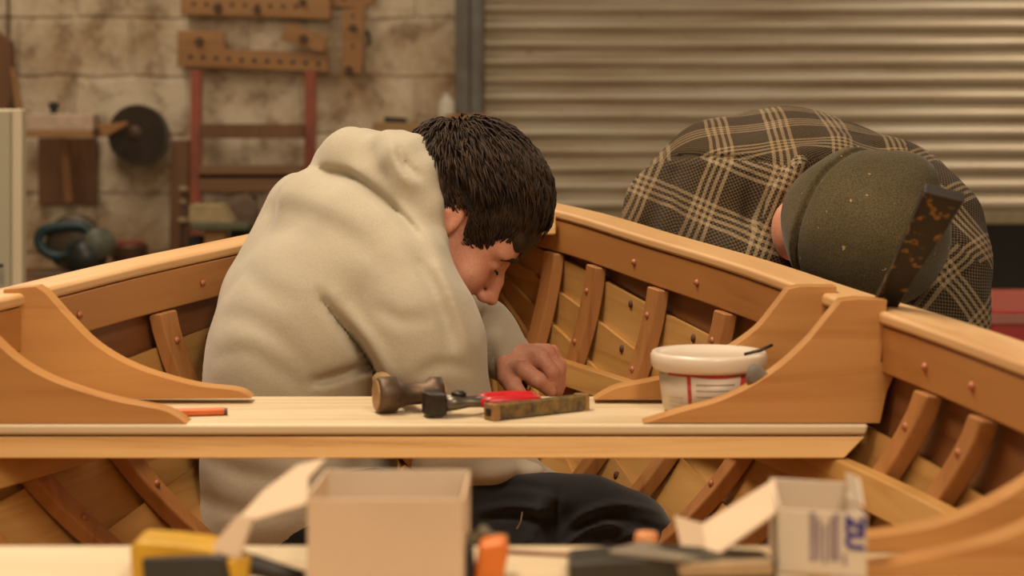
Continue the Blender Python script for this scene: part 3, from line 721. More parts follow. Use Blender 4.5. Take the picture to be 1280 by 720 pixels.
for s in (-1, 1):
    R2 = HR @ np.array(Rot(y=.25)); b.ell(H(-.006,s*.077,.002), (.019,.008,.031), R2, .005)
    b.ell(H(-.003,s*.087,.004), (.010,.006,.019), R2, .004, True); b.ell(H(.004,s*.086,-.008), (.006,.006,.007), R2, .003, True)
# neck and inner torso, arms
NB = P(478, 285, 2.68)
b.cap(H(-.028,0,-.02), NB, .054, .062, .03)
b.ell(P(430,360,2.68), (.10,.15,.13), None, .04); b.ell(P(375,530,2.68), (.10,.14,.15), None, .05); b.ell(P(355,640,2.68), (.09,.14,.09), None, .04)
b.chain(p3([(478,335,2.56),(530,420,2.545),(566,500,2.55),(628,590,2.62)]), [.05,.042,.036,.026], .03)
b.chain(p3([(478,335,2.80),(560,405,2.82),(640,450,2.765)]), [.05,.04,.027], .03)
# visible hand (fist around a small tool)
WR = P(632, 448, 2.765)
b.ell(P(655,457,2.75), (.034,.034,.026), np.array(Rot(y=.55)), .016)
b.ell(P(670,448,2.75), (.020,.036,.019), np.array(Rot(y=.75)), .012)
K = [((655,462,2.700),(672,475,2.690),(688,489,2.700),.0112), ((674,445,2.722),(689,464,2.712),(694,488,2.722),.0108),
     ((684,440,2.752),(697,461,2.745),(698,489,2.750),.0102), ((690,440,2.785),(700,457,2.782),(701,484,2.782),.0090)]
for a, m_, t, r in K: b.chain(p3([(a[0]-10,a[1]-2,a[2]+.012), a, m_, t]), [r, r*1.08, r, r*.85], .006)
b.chain(p3([(633,455,2.73),(634,472,2.715),(641,483,2.70),(652,492,2.695)]), [.015,.0125,.0115,.009], .007)
# second hand under the thwart, at the end of the rolled cuff
b.ell(P(660,604,2.63), (.032,.02,.022), None, .01)
for k in range(4): b.chain(p3([(668,596+k*6,2.60+k*.016),(692,600+k*5,2.60+k*.016),(700,612+k*4,2.61+k*.016)]), [.010,.009,.008], .005)
b.chain(p3([(655,608,2.60),(668,616,2.585),(682,618,2.59)]), [.012,.010,.008], .006)
body = b.mesh('body', M['skin'], man, 2)
# eyebrow, lashes
for s in (-1, 1):
    MB().tube([H(.101,s*.014,.014), H(.102,s*.028,.019), H(.096,s*.042,.018), H(.086,s*.051,.010)], [.003,.005,.0045,.002], 8, flat=.7).build('eyebrow', M['hair'], man, smooth=True)
    MB().tube([H(.0935,s*.016,-.008), H(.0955,s*.030,-.0095), H(.090,s*.044,-.006)], .0015, 6).build('eyelashes', M['hair'], man, smooth=True)
# hair: shell + strands
hs = SDF(tuple(np.array(EAR)-.26), tuple(np.array(EAR)+.26), .003)
hs.ell(H(-.006,0,.054), (.101,.087,.092), HR, .01)
hs.ell(H(.048,0,.072), (.046,.066,.038), HR, .03)
hs.ell(H(.090,0,.046), (.019,.050,.024), HR, .02)
hs.ell(H(-.06,0,.02), (.05,.072,.07), HR, .03)
g = hs.points(); q = np.stack([g[i]-EAR[i] for i in range(3)], -1) @ HR; f_, l_, u_ = q[...,0], q[...,1], q[...,2]
al = np.abs(l_)
line = np.interp(f_.ravel(), [-.2,-.045,-.025,-.012,.012,.030,.040,.055,.085,.105,.2], [-.06,-.055,-.03,.036,.036,-.012,.004,.016,.030,.020,.02]).reshape(f_.shape)
line = line+.028*np.clip(1-al/.05, 0, 1)*(f_ > .05)*(f_ < .10)
hs.F = np.maximum(hs.F, (line-u_).astype(np.float32)*.8)
hs.F += (.0016*sines(g, 170, 10, 31)).astype(np.float32)
hair = hs.mesh('hair', M['hair'], man, 2)
# strands: combed from the crown whorl forward and down
def strands(n, seed, nm):
    r = random.Random(seed); mb = MB(); rad = (.102, .088, .092); ctr = (-.006, 0, .054)
    wf, wl, wu = -.75, .10, .66                       # whorl direction
    wn = Vector((wf, wl, wu)).normalized()
    k0 = 0
    while k0 < n:
        v = Vector((r.gauss(0,1), r.gauss(0,1), r.gauss(0,1))).normalized()
        if v.z < -.8: continue
        k0 += 1
        tdir = (v-wn*v.dot(wn)); tdir = (tdir-v*tdir.dot(v))
        if tdir.length < .05: continue
        tdir.normalize(); tdir = (tdir+Vector((.25,0,-.12))+Vector((r.gauss(0,.22), r.gauss(0,.22), r.gauss(0,.22)))); tdir = (tdir-v*tdir.dot(v)).normalized()
        L = r.uniform(.35, .75)*(1.15 if v.x > .3 and v.z > 0 else .8); lift = r.uniform(.02, .12)*(1.3 if v.z > .2 else .5)
        if v.z < .15 and v.x < .5: L *= .4; lift *= .25
        ok = False
        for att in range(4):
            pts = []
            for k in range(5):
                t = k/4; q_ = (v*math.cos(L*t)+tdir*math.sin(L*t)); e_ = .985+.03*t+lift*math.sin(t*2.2)
                if q_.x > .2 and q_.z > -.2: e_ *= 1+.03*min(1, (q_.x-.2)/.5)*(1-abs(q_.y)*.6)
                pts.append(H(ctr[0]+q_.x*rad[0]*e_, ctr[1]+q_.y*rad[1]*e_, ctr[2]+q_.z*rad[2]*e_))
            ch = np.array(pts[-1]-EAR) @ HR
            lim = float(np.interp(ch[0], [-.2,-.045,-.025,-.012,.012,.030,.040,.055,.085,.105,.2], [-.06,-.055,-.03,.040,.040,-.012,.000,.010,.016,.010,.0]))
            if ch[2] > lim: ok = True; break
            L *= .55
        if not ok: continue
        w0 = r.uniform(.0008, .0020); mb.tube(pts, [w0*.8, w0, w0, w0*.7, .0002], 4)
    return mb.build(nm, M['hair'], man, smooth=True)
so = strands(7500, 3, 'hair_strands')
# hoodie
h = SDF((-.42, 2.32, .42), (.17, 3.02, 1.20), .0042)
E = lambda x, y, D, r, k=.05, R=None: h.ell(P(x, y, D), r, R, k)
E(368,560,2.68,(.142,.185,.20)); E(352,655,2.68,(.122,.175,.10)); E(395,640,2.60,(.105,.13,.10)); E(354,450,2.68,(.100,.175,.125)); E(408,410,2.68,(.128,.19,.145))
E(422,355,2.69,(.108,.175,.105)); E(465,325,2.61,(.075,.09,.060),.05)
h.chain(p3([(372,254,2.74),(395,258,2.66),(440,276,2.60),(485,300,2.57),(518,326,2.55)]), [.036,.040,.042,.040,.042], .04)
h.chain(p3([(378,252,2.78),(362,305,2.74),(338,360,2.72)]), [.030,.042,.056], .05)
h.chain(p3([(500,352,2.545),(522,400,2.53),(537,445,2.53),(558,500,2.535)]), [.062,.070,.072,.052], .03)
h.chain(p3([(558,505,2.535),(585,560,2.58),(640,592,2.62)]), [.055,.055,.036], .03)
h.chain(p3([(640,583,2.61),(700,606,2.66)]), [.022,.014], .02)
h.ell(P(612,588,2.54), (.040,.045,.022), None, .012); h.ell(P(560,580,2.53), (.05,.04,.03), None, .02); h.ell(P(650,590,2.56), (.035,.03,.016), None, .012); h.ell(P(628,578,2.60), (.022,.04,.020), None, .01)
# far arm
h.chain(p3([(500,340,2.80),(560,405,2.83),(600,420,2.80),(634,447,2.77)]), [.07,.056,.050,.036], .03)
h.ell(P(592,392,2.80), (.03,.04,.022), None, .012); h.ell(P(578,384,2.80), (.024,.04,.020), None, .006)
h.chain(p3([(622,425,2.745),(634,452,2.735),(627,470,2.74)]), [.010,.010,.010], .01)
# neck base and hood
h.chain(p3([(425,252,2.70),(470,262,2.66),(510,290,2.625)]), [.05,.056,.045], .03)
h.chain(p3([(415,203,2.70),(440,198,2.68),(470,212,2.665),(500,240,2.65),(525,280,2.63),(540,318,2.61)]), [.024,.043,.045,.042,.030,.016], .02)
h.chain(p3([(455,195,2.74),(500,195,2.73),(518,215,2.72)]), [.045,.032,.03], .02)

# head opening
h.ell(H(.0,0,.02), (.098,.080,.12), HR, .006, True); h.ell(H(.05,0,-.06), (.07,.062,.085), HR, .008, True)
# near rim of the hood lying against the nape
h.ell(P(508,262,2.605), (.036,.022,.075), np.array(Rot(y=.35)), .02)
h.chain(p3([(500,172,2.66),(520,182,2.62),(533,210,2.59),(541,255,2.575),(546,300,2.565),(549,335,2.56)]), [.014,.015,.013,.012,.011,.008], .012)
h.chain(p3([(486,184,2.63),(500,198,2.60),(516,228,2.585),(530,262,2.575)]), [.026,.024,.022,.016], .02)
h.chain(p3([(470,225,2.63),(500,262,2.60)]), [.03,.024], .02)
N0, N1 = 2.34, 2.67
crease(h, [(397,214),(430,217),(462,236),(492,262),(522,294),(543,326)], 6.5, .017, N0, 2.72)
crease(h, [(496,176),(503,198),(512,212),(528,224)], 5, .009, N0, 2.70)
crease(h, [(488,172),(494,200),(506,222),(524,234)], 7, -.006, N0, 2.70)
crease(h, [(398,372),(420,402),(446,434),(466,466),(478,494)], 8, .026, N0, 2.60, side=1)
crease(h, [(388,478),(420,470),(462,456)], 6, .016, N0, 2.58)
crease(h, [(410,360),(440,400),(470,440),(488,480)], 11, -.007, N0, 2.58)
crease(h, [(520,290),(550,336),(572,388),(588,440)], 8, -.008, N0, 2.60)
crease(h, [(508,302),(536,352),(556,402),(566,440)], 8, .008, N0, 2.60)
crease(h, [(312,270),(360,262),(420,284),(465,318),(490,345)], 14, .003, N0, 2.72)
crease(h, [(330,246),(365,240),(420,262),(480,290)], 14, -.002, N0, 2.74)
crease(h, [(262,400),(300,398),(350,424),(395,470)], 14, .004, N0, 2.62)
crease(h, [(262,450),(310,440),(360,470),(400,500)], 13, .003, N0, 2.62)
crease(h, [(300,330),(330,360),(380,380)], 14, .003, N0, 2.62)
crease(h, [(520,470),(550,455),(590,462)], 8, .006, N0, 2.60); crease(h, [(470,380),(500,400),(540,396)], 10, .005, N0, 2.60)
crease(h, [(240,560),(300,590),(370,600)], 12, .004, N0, 2.62); crease(h, [(245,620),(300,640),(360,640)], 12, .004, N0, 2.62)
crease(h, [(580,372),(590,392),(584,412)], 4, .010, 2.70, 2.90); crease(h, [(606,386),(602,400),(590,414)], 4, .008, 2.70, 2.90)
crease(h, [(560,400),(590,430),(600,460)], 6, .008, 2.70, 2.90)
g = h.points(); h.F += (.0018*sines(g, 24, 10, 2)+.0009*sines(g, 70, 10, 4)).astype(np.float32)
h.mesh('hoodie', M['hoodie'], man, 3)
# cuff rib
MB().tube([P(624,441,2.768), P(640,451,2.764)], [.036,.031], 24).build('cuff', M['hoodie'], man, smooth=True)
# trousers
t = SDF((-.40, 2.26, .40), (.36, 3.05, .72), .0042)
T = lambda pts, rs, k=.04, sub=False: t.chain(p3(pts), rs, k, sub)
T([(400,660,2.56),(520,676,2.55),(640,680,2.54),(776,688,2.56)], [.10,.080,.076,.071])
T([(776,688,2.56),(640,735,2.50),(500,752,2.52)], [.071,.062,.055])
T([(400,660,2.78),(560,678,2.82),(735,698,2.80)], [.10,.08,.070]); T([(735,698,2.80),(600,740,2.86),(500,750,2.88)], [.070,.06,.05])
T([(340,680,2.66),(430,690,2.66)], [.12,.13])
T([(600,612,2.52),(690,618,2.52),(740,632,2.53),(775,650,2.54)], [.012,.022,.026,.022], .04)
for pts in ([(705,652,2.47),(745,628,2.46),(800,620,2.48)], [(690,668,2.465),(730,650,2.455),(790,648,2.46)], [(590,628,2.47),(630,636,2.455),(680,632,2.45)],
            [(760,668,2.46),(800,655,2.475)], [(700,625,2.45),(692,660,2.45),(698,700,2.45)], [(600,656,2.46),(640,650,2.45)], [(720,690,2.46),(760,676,2.46),(815,676,2.48)]):
    t.chain(p3(pts), [.006]+[.013]*(len(pts)-2)+[.006], .03, True)
for pts, w_, dp in (([(698,672),(725,645),(770,630),(825,640)], 4, -.009), ([(704,684),(740,660),(800,652)], 3.5, -.008), ([(716,664),(760,646),(838,668)], 5, .010),
            ([(590,640),(640,632),(690,640)], 5, -.008), ([(596,652),(640,646),(694,656)], 5, .009), ([(700,612),(694,650),(698,700)], 4, .008), ([(740,690),(780,672),(825,662)], 3, -.007),
            ([(612,612),(650,606),(700,616)], 5, .006), ([(655,684),(672,656),(676,620)], 5, -.006), ([(735,640),(775,662),(812,672)], 3.5, -.006)):
    crease(t, pts, w_, dp, 2.3, 2.62)
g = t.points(); t.F += (.0042*sines(g, 34, 10, 8, (1,.6,1.6))+.0022*sines(g, 80, 10, 9)).astype(np.float32)
t.mesh('trousers', M['trouser'], man, 2)
# boots behind
for (x, y, D) in ((455,757,2.52),(470,752,2.90)):
    a = P(x, y, D); sdf = SDF(tuple(np.array(a)-[.2,.08,.07]), tuple(np.array(a)+[.12,.08,.07]), .005)
    sdf.cap(a+Vector((.05,0,0)), a+Vector((-.10,0,-.005)), .042, .034, .02); sdf.mesh('boot', M['trouser2'], man, 2)
# paint smears and seam thread on the trousers
MB().tube([P(653,640,2.448), P(651,652,2.445), P(646,661,2.447)], .0012, 5).build('thread', M['thread'], man)
hold = thing('punch', 'small black-handled punch held in the fist of the person in the hoodie', 'tool', P(652, 492, 2.715))
MB().tube([P(640,472,2.735), P(654,486,2.72)], [.009,.008], 12).build('handle', dk, hold, smooth=True)
MB().tube([P(654,486,2.72), P(668,500,2.705)], [.004,.0025], 10).build('tip', plain('steel', (.35,.30,.24,1), .35, .8), hold, smooth=True)

# ---- the person in the checked coat bent over the right rail
def plaid_mat():
    m = NT('glen_check_wool'); uv = m.add('ShaderNodeUVMap'); sp = m.add('ShaderNodeSeparateXYZ'); 
    o = m.coord('Object', (1,1,1), False); nz = m.add('ShaderNodeTexNoise'); nz.inputs['Scale'].default_value = 9; m.L(o, nz.inputs[0])
    wv = m.add('ShaderNodeVectorMath', operation='MULTIPLY_ADD'); m.L(nz.outputs['Color'], wv.inputs[0]); wv.inputs[1].default_value = (.010,.010,0); m.L(uv.outputs[0], wv.inputs[2])
    m.L(wv.outputs[0], sp.inputs[0]); PER = .090; NST = 9
    def chan(c):
        fr = m.math('FRACT', m.math('DIVIDE', c, PER)); band = m.math('LESS_THAN', fr, .44)
        st = m.math('FRACT', m.math('MULTIPLY', fr, NST)); return band, m.math('LESS_THAN', st, .5), m.math('LESS_THAN', m.math('FRACT', m.math('DIVIDE', c, .0062)), .5), fr
    bu, su, fu, fru = chan(sp.outputs[0]); bv, sv, fv, frv = chan(sp.outputs[1])
    a = m.math('MULTIPLY', bu, su); c = m.math('MULTIPLY', bv, sv)
    both = m.math('MULTIPLY', bu, bv)
    s_ = m.math('MULTIPLY', m.math('ADD', a, c), .5); fine = m.math('MULTIPLY', m.math('ABSOLUTE', m.math('SUBTRACT', fu, fv)), .26)
    tot = m.math('ADD', m.math('ADD', s_, m.math('MULTIPLY', m.math('MULTIPLY', a, c), .35)), fine)
    tan = m.ramp(m.noise(o, 14, 3), [(.35, (.33,.22,.115)), (.65, (.38,.28,.17))])
    col = m.mix(m.math('MINIMUM', tot, 1), (.022,.013,.007,1), tan)
    f = m.noise(o, 700, 3, .6); m.col(m.mix(1.0, col, m.ramp(f, [(.3, (.55,)*3), (.6, (1.15,)*3)]), 'MULTIPLY'))
    m.bump(m.math('ADD', f, m.math('MULTIPLY', tot, .4)), .5, .0025); return m.pr(.95, 0, .1, .06)
M['plaid'] = plaid_mat()
wom = thing('person', 'person in a brown checked wool coat and olive beanie bent over the right rail', 'person', (.62, 3.25, 0))
HC = P(1070, 282, 2.74)
b2 = SDF((.05, 2.48, .70), (.95, 3.75, 1.20), .006)
ax = Vector((.62, -.62, -.30)).normalized()       # neck -> crown
b2.ell(HC, (.088,.088,.094), None, .01); b2.cap(HC-ax*.03, P(1018,264,2.93), .045, .04, .03)
b2.ell(P(990,288,2.79), (.030,.045,.045), None, .02)
b2.cap(P(1010,250,3.02), P(1010,262,3.45), .12, .12, .04)
b2.chain(p3([(900,235,3.05),(850,280,3.08),(960,345,2.86)]), [.05,.04,.03], .03)
b2.chain(p3([(1140,275,2.95),(1180,350,2.86),(1130,425,2.72)]), [.05,.04,.03], .03)
for (x, y, D, dx) in ((985,352,2.80,.02),(1118,432,2.68,-.02)):
    b2.ell(P(x,y,D), (.04,.035,.02), None, .01)
    for k in range(4): 
        a = P(x, y, D)+Vector((dx*1.2, -.02+k*.017-.005, .0)); b2.chain([a, a+Vector((dx*2,-.01,-.012)), a+Vector((dx*2.4,-.01,-.035))], [.010,.009,.008], .004)
    a = P(x, y, D)+Vector((0,-.032,-.004)); b2.chain([a, a+Vector((dx,-.02,-.01)), a+Vector((dx*2,-.025,-.02))], [.011,.010,.009], .005)
b2.mesh('body', M['skin'], wom, 2)
c = SDF((.05, 2.50, .64), (1.02, 3.80, 1.22), .005)
def ce(x, y, D, r, k=.05, R=None): c.ell(P(x, y, D), r, R, k)
c.cap(P(985,244,3.12), P(985,250,3.52), .130, .14, .05); ce(985,232,3.08,(.17,.20,.118)); ce(1065,255,3.08,(.16,.2,.108)); ce(900,225,3.10,(.085,.14,.092))
c.chain(p3([(888,228,3.06),(850,262,3.10),(832,300,3.13)]), [.088,.076,.062], .04)
c.chain(p3([(832,300,3.13),(885,318,3.02),(950,326,2.86)]), [.062,.070,.056], .04)
ce(905,262,2.98,(.085,.06,.085),.05); ce(812,262,3.12,(.030,.06,.045),.04)
c.chain(p3([(1120,260,3.00),(1150,290,2.93),(1176,350,2.86)]), [.095,.088,.066], .04)
c.chain(p3([(1176,345,2.86),(1180,400,2.82),(1135,415,2.74)]), [.066,.060,.045], .04)
ce(1198,330,2.90,(.035,.06,.050),.04)
ce(1120,370,2.90,(.075,.07,.07),.04)
# collar
c.chain(p3([(1105,195,2.99),(1050,185,2.95),(1005,200,2.91),(978,240,2.88),(962,300,2.86)]), [.018,.020,.020,.018,.016], .012)
# hollow for neck and head
c.ell(HC, (.108,.10,.112), None, .006, True); c.cap(HC, P(1010,268,2.90), .080, .05, .008, True)
c.chain(p3([(1000,205,2.86),(972,240,2.84),(958,300,2.82)]), [.014,.014,.012], .01)
crease(c, [(826,199),(880,196),(935,200),(990,208)], 3.2, .010, 2.6, 3.12); crease(c, [(826,206),(880,204),(935,209),(985,216)], 5, -.005, 2.6, 3.12)
crease(c, [(1150,268),(1185,290),(1214,324)], 3.2, .009, 2.6, 3.0); crease(c, [(1165,362),(1192,348),(1218,332)], 5, .010, 2.6, 3.0)
crease(c, [(848,205),(842,250),(852,310)], 9, .010, 2.6, 3.15); crease(c, [(866,210),(872,260),(885,312)], 9, -.007, 2.6, 3.15)
crease(c, [(940,215),(936,262),(930,318)], 9, .012, 2.6, 3.1); crease(c, [(800,225),(812,262),(808,290)], 8, .006, 2.6, 3.2)
crease(c, [(870,165),(930,158),(1010,170)], 14, .004, 2.6, 3.4); crease(c, [(1050,162),(1100,186),(1140,215)], 8, .006, 2.6, 3.3)
g = c.points(); c.F += (.0022*sines(g, 20, 10, 12)+.0010*sines(g, 60, 10, 14)).astype(np.float32)
def coat_uv(p, cen):
    x = CX+cen[:,0]/cen[:,1]*FP; y = HY-(cen[:,2]-ZC)/cen[:,1]*FP
    right = x > np.interp(y, [150,240,270,330,420], [1130,1140,1150,1165,1120])
    seamL = np.interp(x, [770,828,880,935,990,1050], [230,200,197,201,208,190])
    seamR = np.interp(x, [1120,1150,1185,1214,1240], [250,268,290,322,335])
    top = np.where(right, y < seamR, y < seamL)
    def rot(u, v, a): return np.cos(a)*u+np.sin(a)*v, -np.sin(a)*u+np.cos(a)*v
    u0, v0 = p[:,0], (p[:,1]*.9+p[:,2]*1.0)
    u1, v1 = rot(p[:,0], p[:,2], -.40)
    u2, v2 = rot(p[:,0], p[:,2], .6)
    u3, v3 = rot(p[:,0], p[:,1]*.4+p[:,2], -.9)
    U = np.where(top, np.where(right, u3, u0), np.where(right, u2, u1)); V = np.where(top, np.where(right, v3, v0), np.where(right, v2, v1))
    return np.stack([U+5, V+5], 1)
c.mesh('coat', M['plaid'], wom, 3, coat_uv)
# beanie
q = SDF(tuple(np.array(HC)-.16), tuple(np.array(HC)+.17), .003)
q.ell(HC+ax*.008, (.106,.100,.108), None, .01); q.ell(P(1105,300,2.70), (.085,.085,.085), None, .05); q.ell(P(1130,225,2.72), (.045,.05,.035), None, .04)
g = q.points(); dd = sum((g[i]-HC[i])*ax[i] for i in range(3)); rr = np.sqrt(sum((g[i]-HC[i])**2 for i in range(3)))
q.F = q.F+(.0016*sines(g, 60, 8, 20)).astype(np.float32)
q.F -= (.006*np.clip((-.028-dd)/.004, 0, 1)).astype(np.float32)                 # turned-up band
q.F += (.004*np.exp(-((dd+.026)/.0025)**2)).astype(np.float32)                   # seam above the band
q.F = np.maximum(q.F, (-.088-dd).astype(np.float32))
q.chain(p3([(1058,240,2.63),(1085,247,2.62),(1118,256,2.62)]), [.001,.002,.001], .006, True)
q.mesh('beanie', M['beanie'], wom, 2)
# wood dust flecks on the beanie
fm = plain('wood_dust', (.5,.36,.18,1), .9)
# trousers, legs and boots behind the boat
l = SDF((.22, 3.2, .0), (.95, 3.95, 1.12), .008)
l.ell((.50,3.58,.93), (.16,.13,.13), None, .05)
for sx in (-.085, .085): l.chain([(.50+sx,3.60,.90),(.52+sx,3.55,.50),(.53+sx,3.66,.10)], [.092,.070,.055], .04)
l.mesh('trousers', M['trouser2'], wom, 2)
for sx in (-.085, .085):
    bb = SDF((.40+sx, 3.42, 0), (.66+sx, 3.78, .16), .005); bb.cap((.53+sx,3.68,.05),(.53+sx,3.50,.035),.048,.036,.02); bb.cap((.53+sx,3.68,.05),(.53+sx,3.67,.12),.048,.05,.02)
    bb.F = np.maximum(bb.F, (-(bb.points()[2])+.004).astype(np.float32)); bb.mesh('boot', dk, wom, 2)

# ================================================================== TOOLS AND THINGS ON THE THWARTS
iron = plain('rusty_iron', (.14,.085,.05,1), .5, .55, .5, 60); irond = plain('dark_forged_iron', (.05,.04,.033,1), .42, .6, .4, 60)
bronze = plain('worn_bronze', (.42,.24,.10,1), .45, .5, .35, 70); red = plain('red_rubber', (.55,.015,.02,1), .35)
# lump hammer
c = P(512, 490, 2.27); c.z = TZ+.0215
t = thing('hammer', 'rusty hammer head lying on the middle thwart left of the red-handled pincers', 'hammer', (c.x, c.y, TZ))
a = Vector((-.93, -.30, 0)).normalized()
MB().lathe([(.014,-.040),(.0185,-.038),(.019,-.026),(.013,-.018),(.0135,.004),(.017,.014),(.0215,.018),(.0215,.036),(.019,.040)], c+Vector((0,0,0)), a, 28).build('head', iron, t, smooth=True)
MB().lathe([(.018,0),(.018,.0015)], c+a*.040, a, 24).build('striking_face', bronze, t)
MB().lathe([(.013,0),(.013,.0015)], c-a*.040, -a, 24).build('peen_face', bronze, t)
h0 = c+Vector((.0,.01,0)); MB().tube([h0, h0+Vector((-.03,.10,-.006)), h0+Vector((-.045,.17,-.008))], [.010,.011,.013], 14, flat=.8).build('handle', wood('ash_handle', (.45,.28,.12), 1), t, smooth=True)
# end-cutting pincers
c = P(546, 508, 2.235); c.z = TZ+.016; d = Vector((.98, .20, 0)).normalized(); pn = Vector((-d.y, d.x, 0))
t = thing('pincers', 'end-cutting pincers with red grips lying on the middle thwart', 'pincers', (c.x, c.y, TZ))
for s in (-1, 1):
    j = [c+pn*s*.003+d*.004+Vector((0,0,-.014)), c+pn*s*.020+d*.010+Vector((0,0,-.014)), c+pn*s*.016+d*-.014+Vector((0,0,-.014)), c+pn*s*.001+d*-.018+Vector((0,0,-.014))]
    MB().prism(j, (0,0,.028)).build('jaw', irond, t, bevel=.004)
    pt = [c+d*.006+pn*s*.010, c+d*.022+pn*s*.009, c+d*.038+pn*s*.004, c+d*.06+pn*s*.014]
    MB().tube(pt, [.009,.008,.006,.005], 12).build('arm', plain('pincer_steel', (.16,.13,.10,1), .35, .7), t, smooth=True)
    pt = [c+d*.050+pn*s*.011, c+d*.062+pn*(s*.015+.004), c+d*.09+pn*(s*.017+.009), c+d*.118+pn*(s*.013+.012), c+d*.124+pn*(s*.011+.012)]
    MB().tube(pt, [.005,.0078,.0078,.0070,.003], 14).build('grip', red, t, smooth=True)
MB().lathe([(.009,0),(.009,.003),(.006,.005)], c+d*.026+Vector((0,0,.008)), (0,0,1), 16).build('pivot', irond, t, smooth=True)
# square-section folding rule / sheath
a = P(612, 516, 2.205); e = P(727, 501, 2.285); a.z = e.z = TZ+.0095; d = (e-a); L = d.length; d = d.normalized(); n = Vector((-d.y, d.x, 0))
t = thing('knife_sheath', 'worn brass-brown folding rule lying beside the red-handled pincers', 'folding rule', ((a+e)/2)-Vector((0,0,.0095)))
t.name = 'folding_rule'
rm = plain('worn_boxwood', (.24,.155,.05,1), .4, .2, .6, 90, c2=(.06,.045,.03,1))
for k, (o1, z1, hh) in enumerate(((-.005, 0, .017), (.005, 0, .017))):
    MB().prism([a+n*(o1-.0045)+Vector((0,0,-hh/2)), a+n*(o1+.0045)+Vector((0,0,-hh/2)), a+n*(o1+.0045)+Vector((0,0,hh/2)), a+n*(o1-.0045)+Vector((0,0,hh/2))], d*L).build('leaf', rm, t, bevel=.0012)
MB().prism([a-d*.001+n*-.0105+Vector((0,0,-.0092)), a-d*.001+n*.0105+Vector((0,0,-.0092)), a-d*.001+n*.0105+Vector((0,0,.0095)), a-d*.001+n*-.0105+Vector((0,0,.0095))], d*.009).build('brass_end', bronze, t, bevel=.001)
MB().lathe([(.0095,-.0098),(.0095,.0098)], e, (0,0,1), 20).build('hinge', bronze, t)
MB().box(a+d*(-.001)+Vector((0,0,0)), (.004,.007,.008), Matrix((d, n, Vector((0,0,1)))).transposed()).build('end_hole', dk, t)
# carpenter's pencil
a = P(222, 518, 2.235); e = P(280, 514, 2.245); a.z = e.z = TZ+.0045; d = (e-a).normalized()
t = thing('carpenter_pencil', 'flat orange carpenter pencil lying between the two left knees', 'pencil', (a+e)/2-Vector((0,0,.0045)))
MB().tube([a-d*.05, e], .0065, 6, flat=.75).build('barrel', plain('orange_paint', (.62,.13,.02,1), .4), t)
MB().tube([e, e+d*.004], .0055, 6, flat=.75).build('end', plain('dark_lead', (.10,.05,.03,1), .5), t)
# tub
D = 2.285; c = P(886, 0, D); c.z = TZ
t = thing('plastic_tub', 'round white plastic tub with a red label on the middle thwart', 'tub', c)
pw = plain('white_plastic', (.62,.52,.41,1), .35, 0, .04, 8); zt = .066
def lathe_o(nm, prof, m_, par, cc=c, n=56): return MB().lathe(prof, cc, (0,0,1), n).build(nm, m_, par, smooth=True, bevel=0)
bd = lathe_o('body', [(.050,0),(.053,.002),(.0595,.052),(.060,.060),(.056,.060)], pw, t)
lid = lathe_o('lid', [(.060,.050),(.0655,.050),(.0685,.054),(.0695,.066),(.067,.0705),(.061,.0705),(.059,.067),(0,.0665)], plain('lid_plastic', (.68,.56,.44,1), .3, 0, .04, 8), t)
def wrap(name, a0, a1, z0, z1, mat, par, dr=.0006, n=30, arch=0):
    v = []; f = []
    for q in range(n+1):
        u = q/n; a_ = math.radians(a0+(a1-a0)*u); 
        for z in (z0, z1+arch*math.sin(math.pi*u)):
            for k in (0, .0005): r = .053+(.0595-.053)*z/.052+dr+k; v.append(c+Vector((math.cos(a_)*r, math.sin(a_)*r, z)))
    for q in range(n):
        for (i, j) in ((0,1),(1,3),(3,2),(2,0)): f.append((q*4+i, q*4+j, q*4+4+j, q*4+4+i))
    return ob(name, v, f, mat, par, smooth=True)
rl = plain('red_label', (.60,.06,.05,1), .4); wrap('red_label', -148, -10, .006, .0485, rl, t)
wrap('pale_panel', -116, -58, .006, .0465, pw, t, .0012, arch=-.002); wrap('pale_panel', -175, -121, .004, .046, pw, t, .0012)
for q, z in enumerate((.040, .030, .020)): wrap('print_mark', -118.5, -116.5, z, z+.003, rl, t, .0019, 3)
gm_ = plain('grey_print', (.50,.40,.31,1), .6)
for q in range(4): wrap('print_line', -110, -66-q*3, .037-q*.007, .0385-q*.007, gm_, t, .0019, 16)
for q in range(3): wrap('print_line', -150, -128, .020-q*.006, .0215-q*.006, gm_, t, .0019, 10)
# putty on a little stick beside the tub
a = P(946, 470, 2.20)
t = thing('filler_blob', 'grey lump of filler stuck against the right side of the white tub', 'filler', a-Vector((0,0,.015)))
s_ = SDF(tuple(np.array(a)-.03), tuple(np.array(a)+.03), .0012); s_.ell(a+Vector((-.003,0,.000)), (.010,.010,.014), None, .01); s_.ell(a+Vector((.008,0,-.004)), (.010,.009,.009), None, .008)
g = s_.points(); s_.F += (.0010*sines(g, 300, 8, 3)).astype(np.float32); s_.mesh('blob', plain('grey_filler', (.17,.14,.105,1), .7, 0, .25, 80), t, 1)
tagp(MB().tube([P(930,443,2.26), P(950,438,2.26), P(966,431,2.26)], [.0018,.0022,.0018], 8).build('nail', irond, smooth=True), 'dark bent nail lying on the rim of the white tub', 'nail')
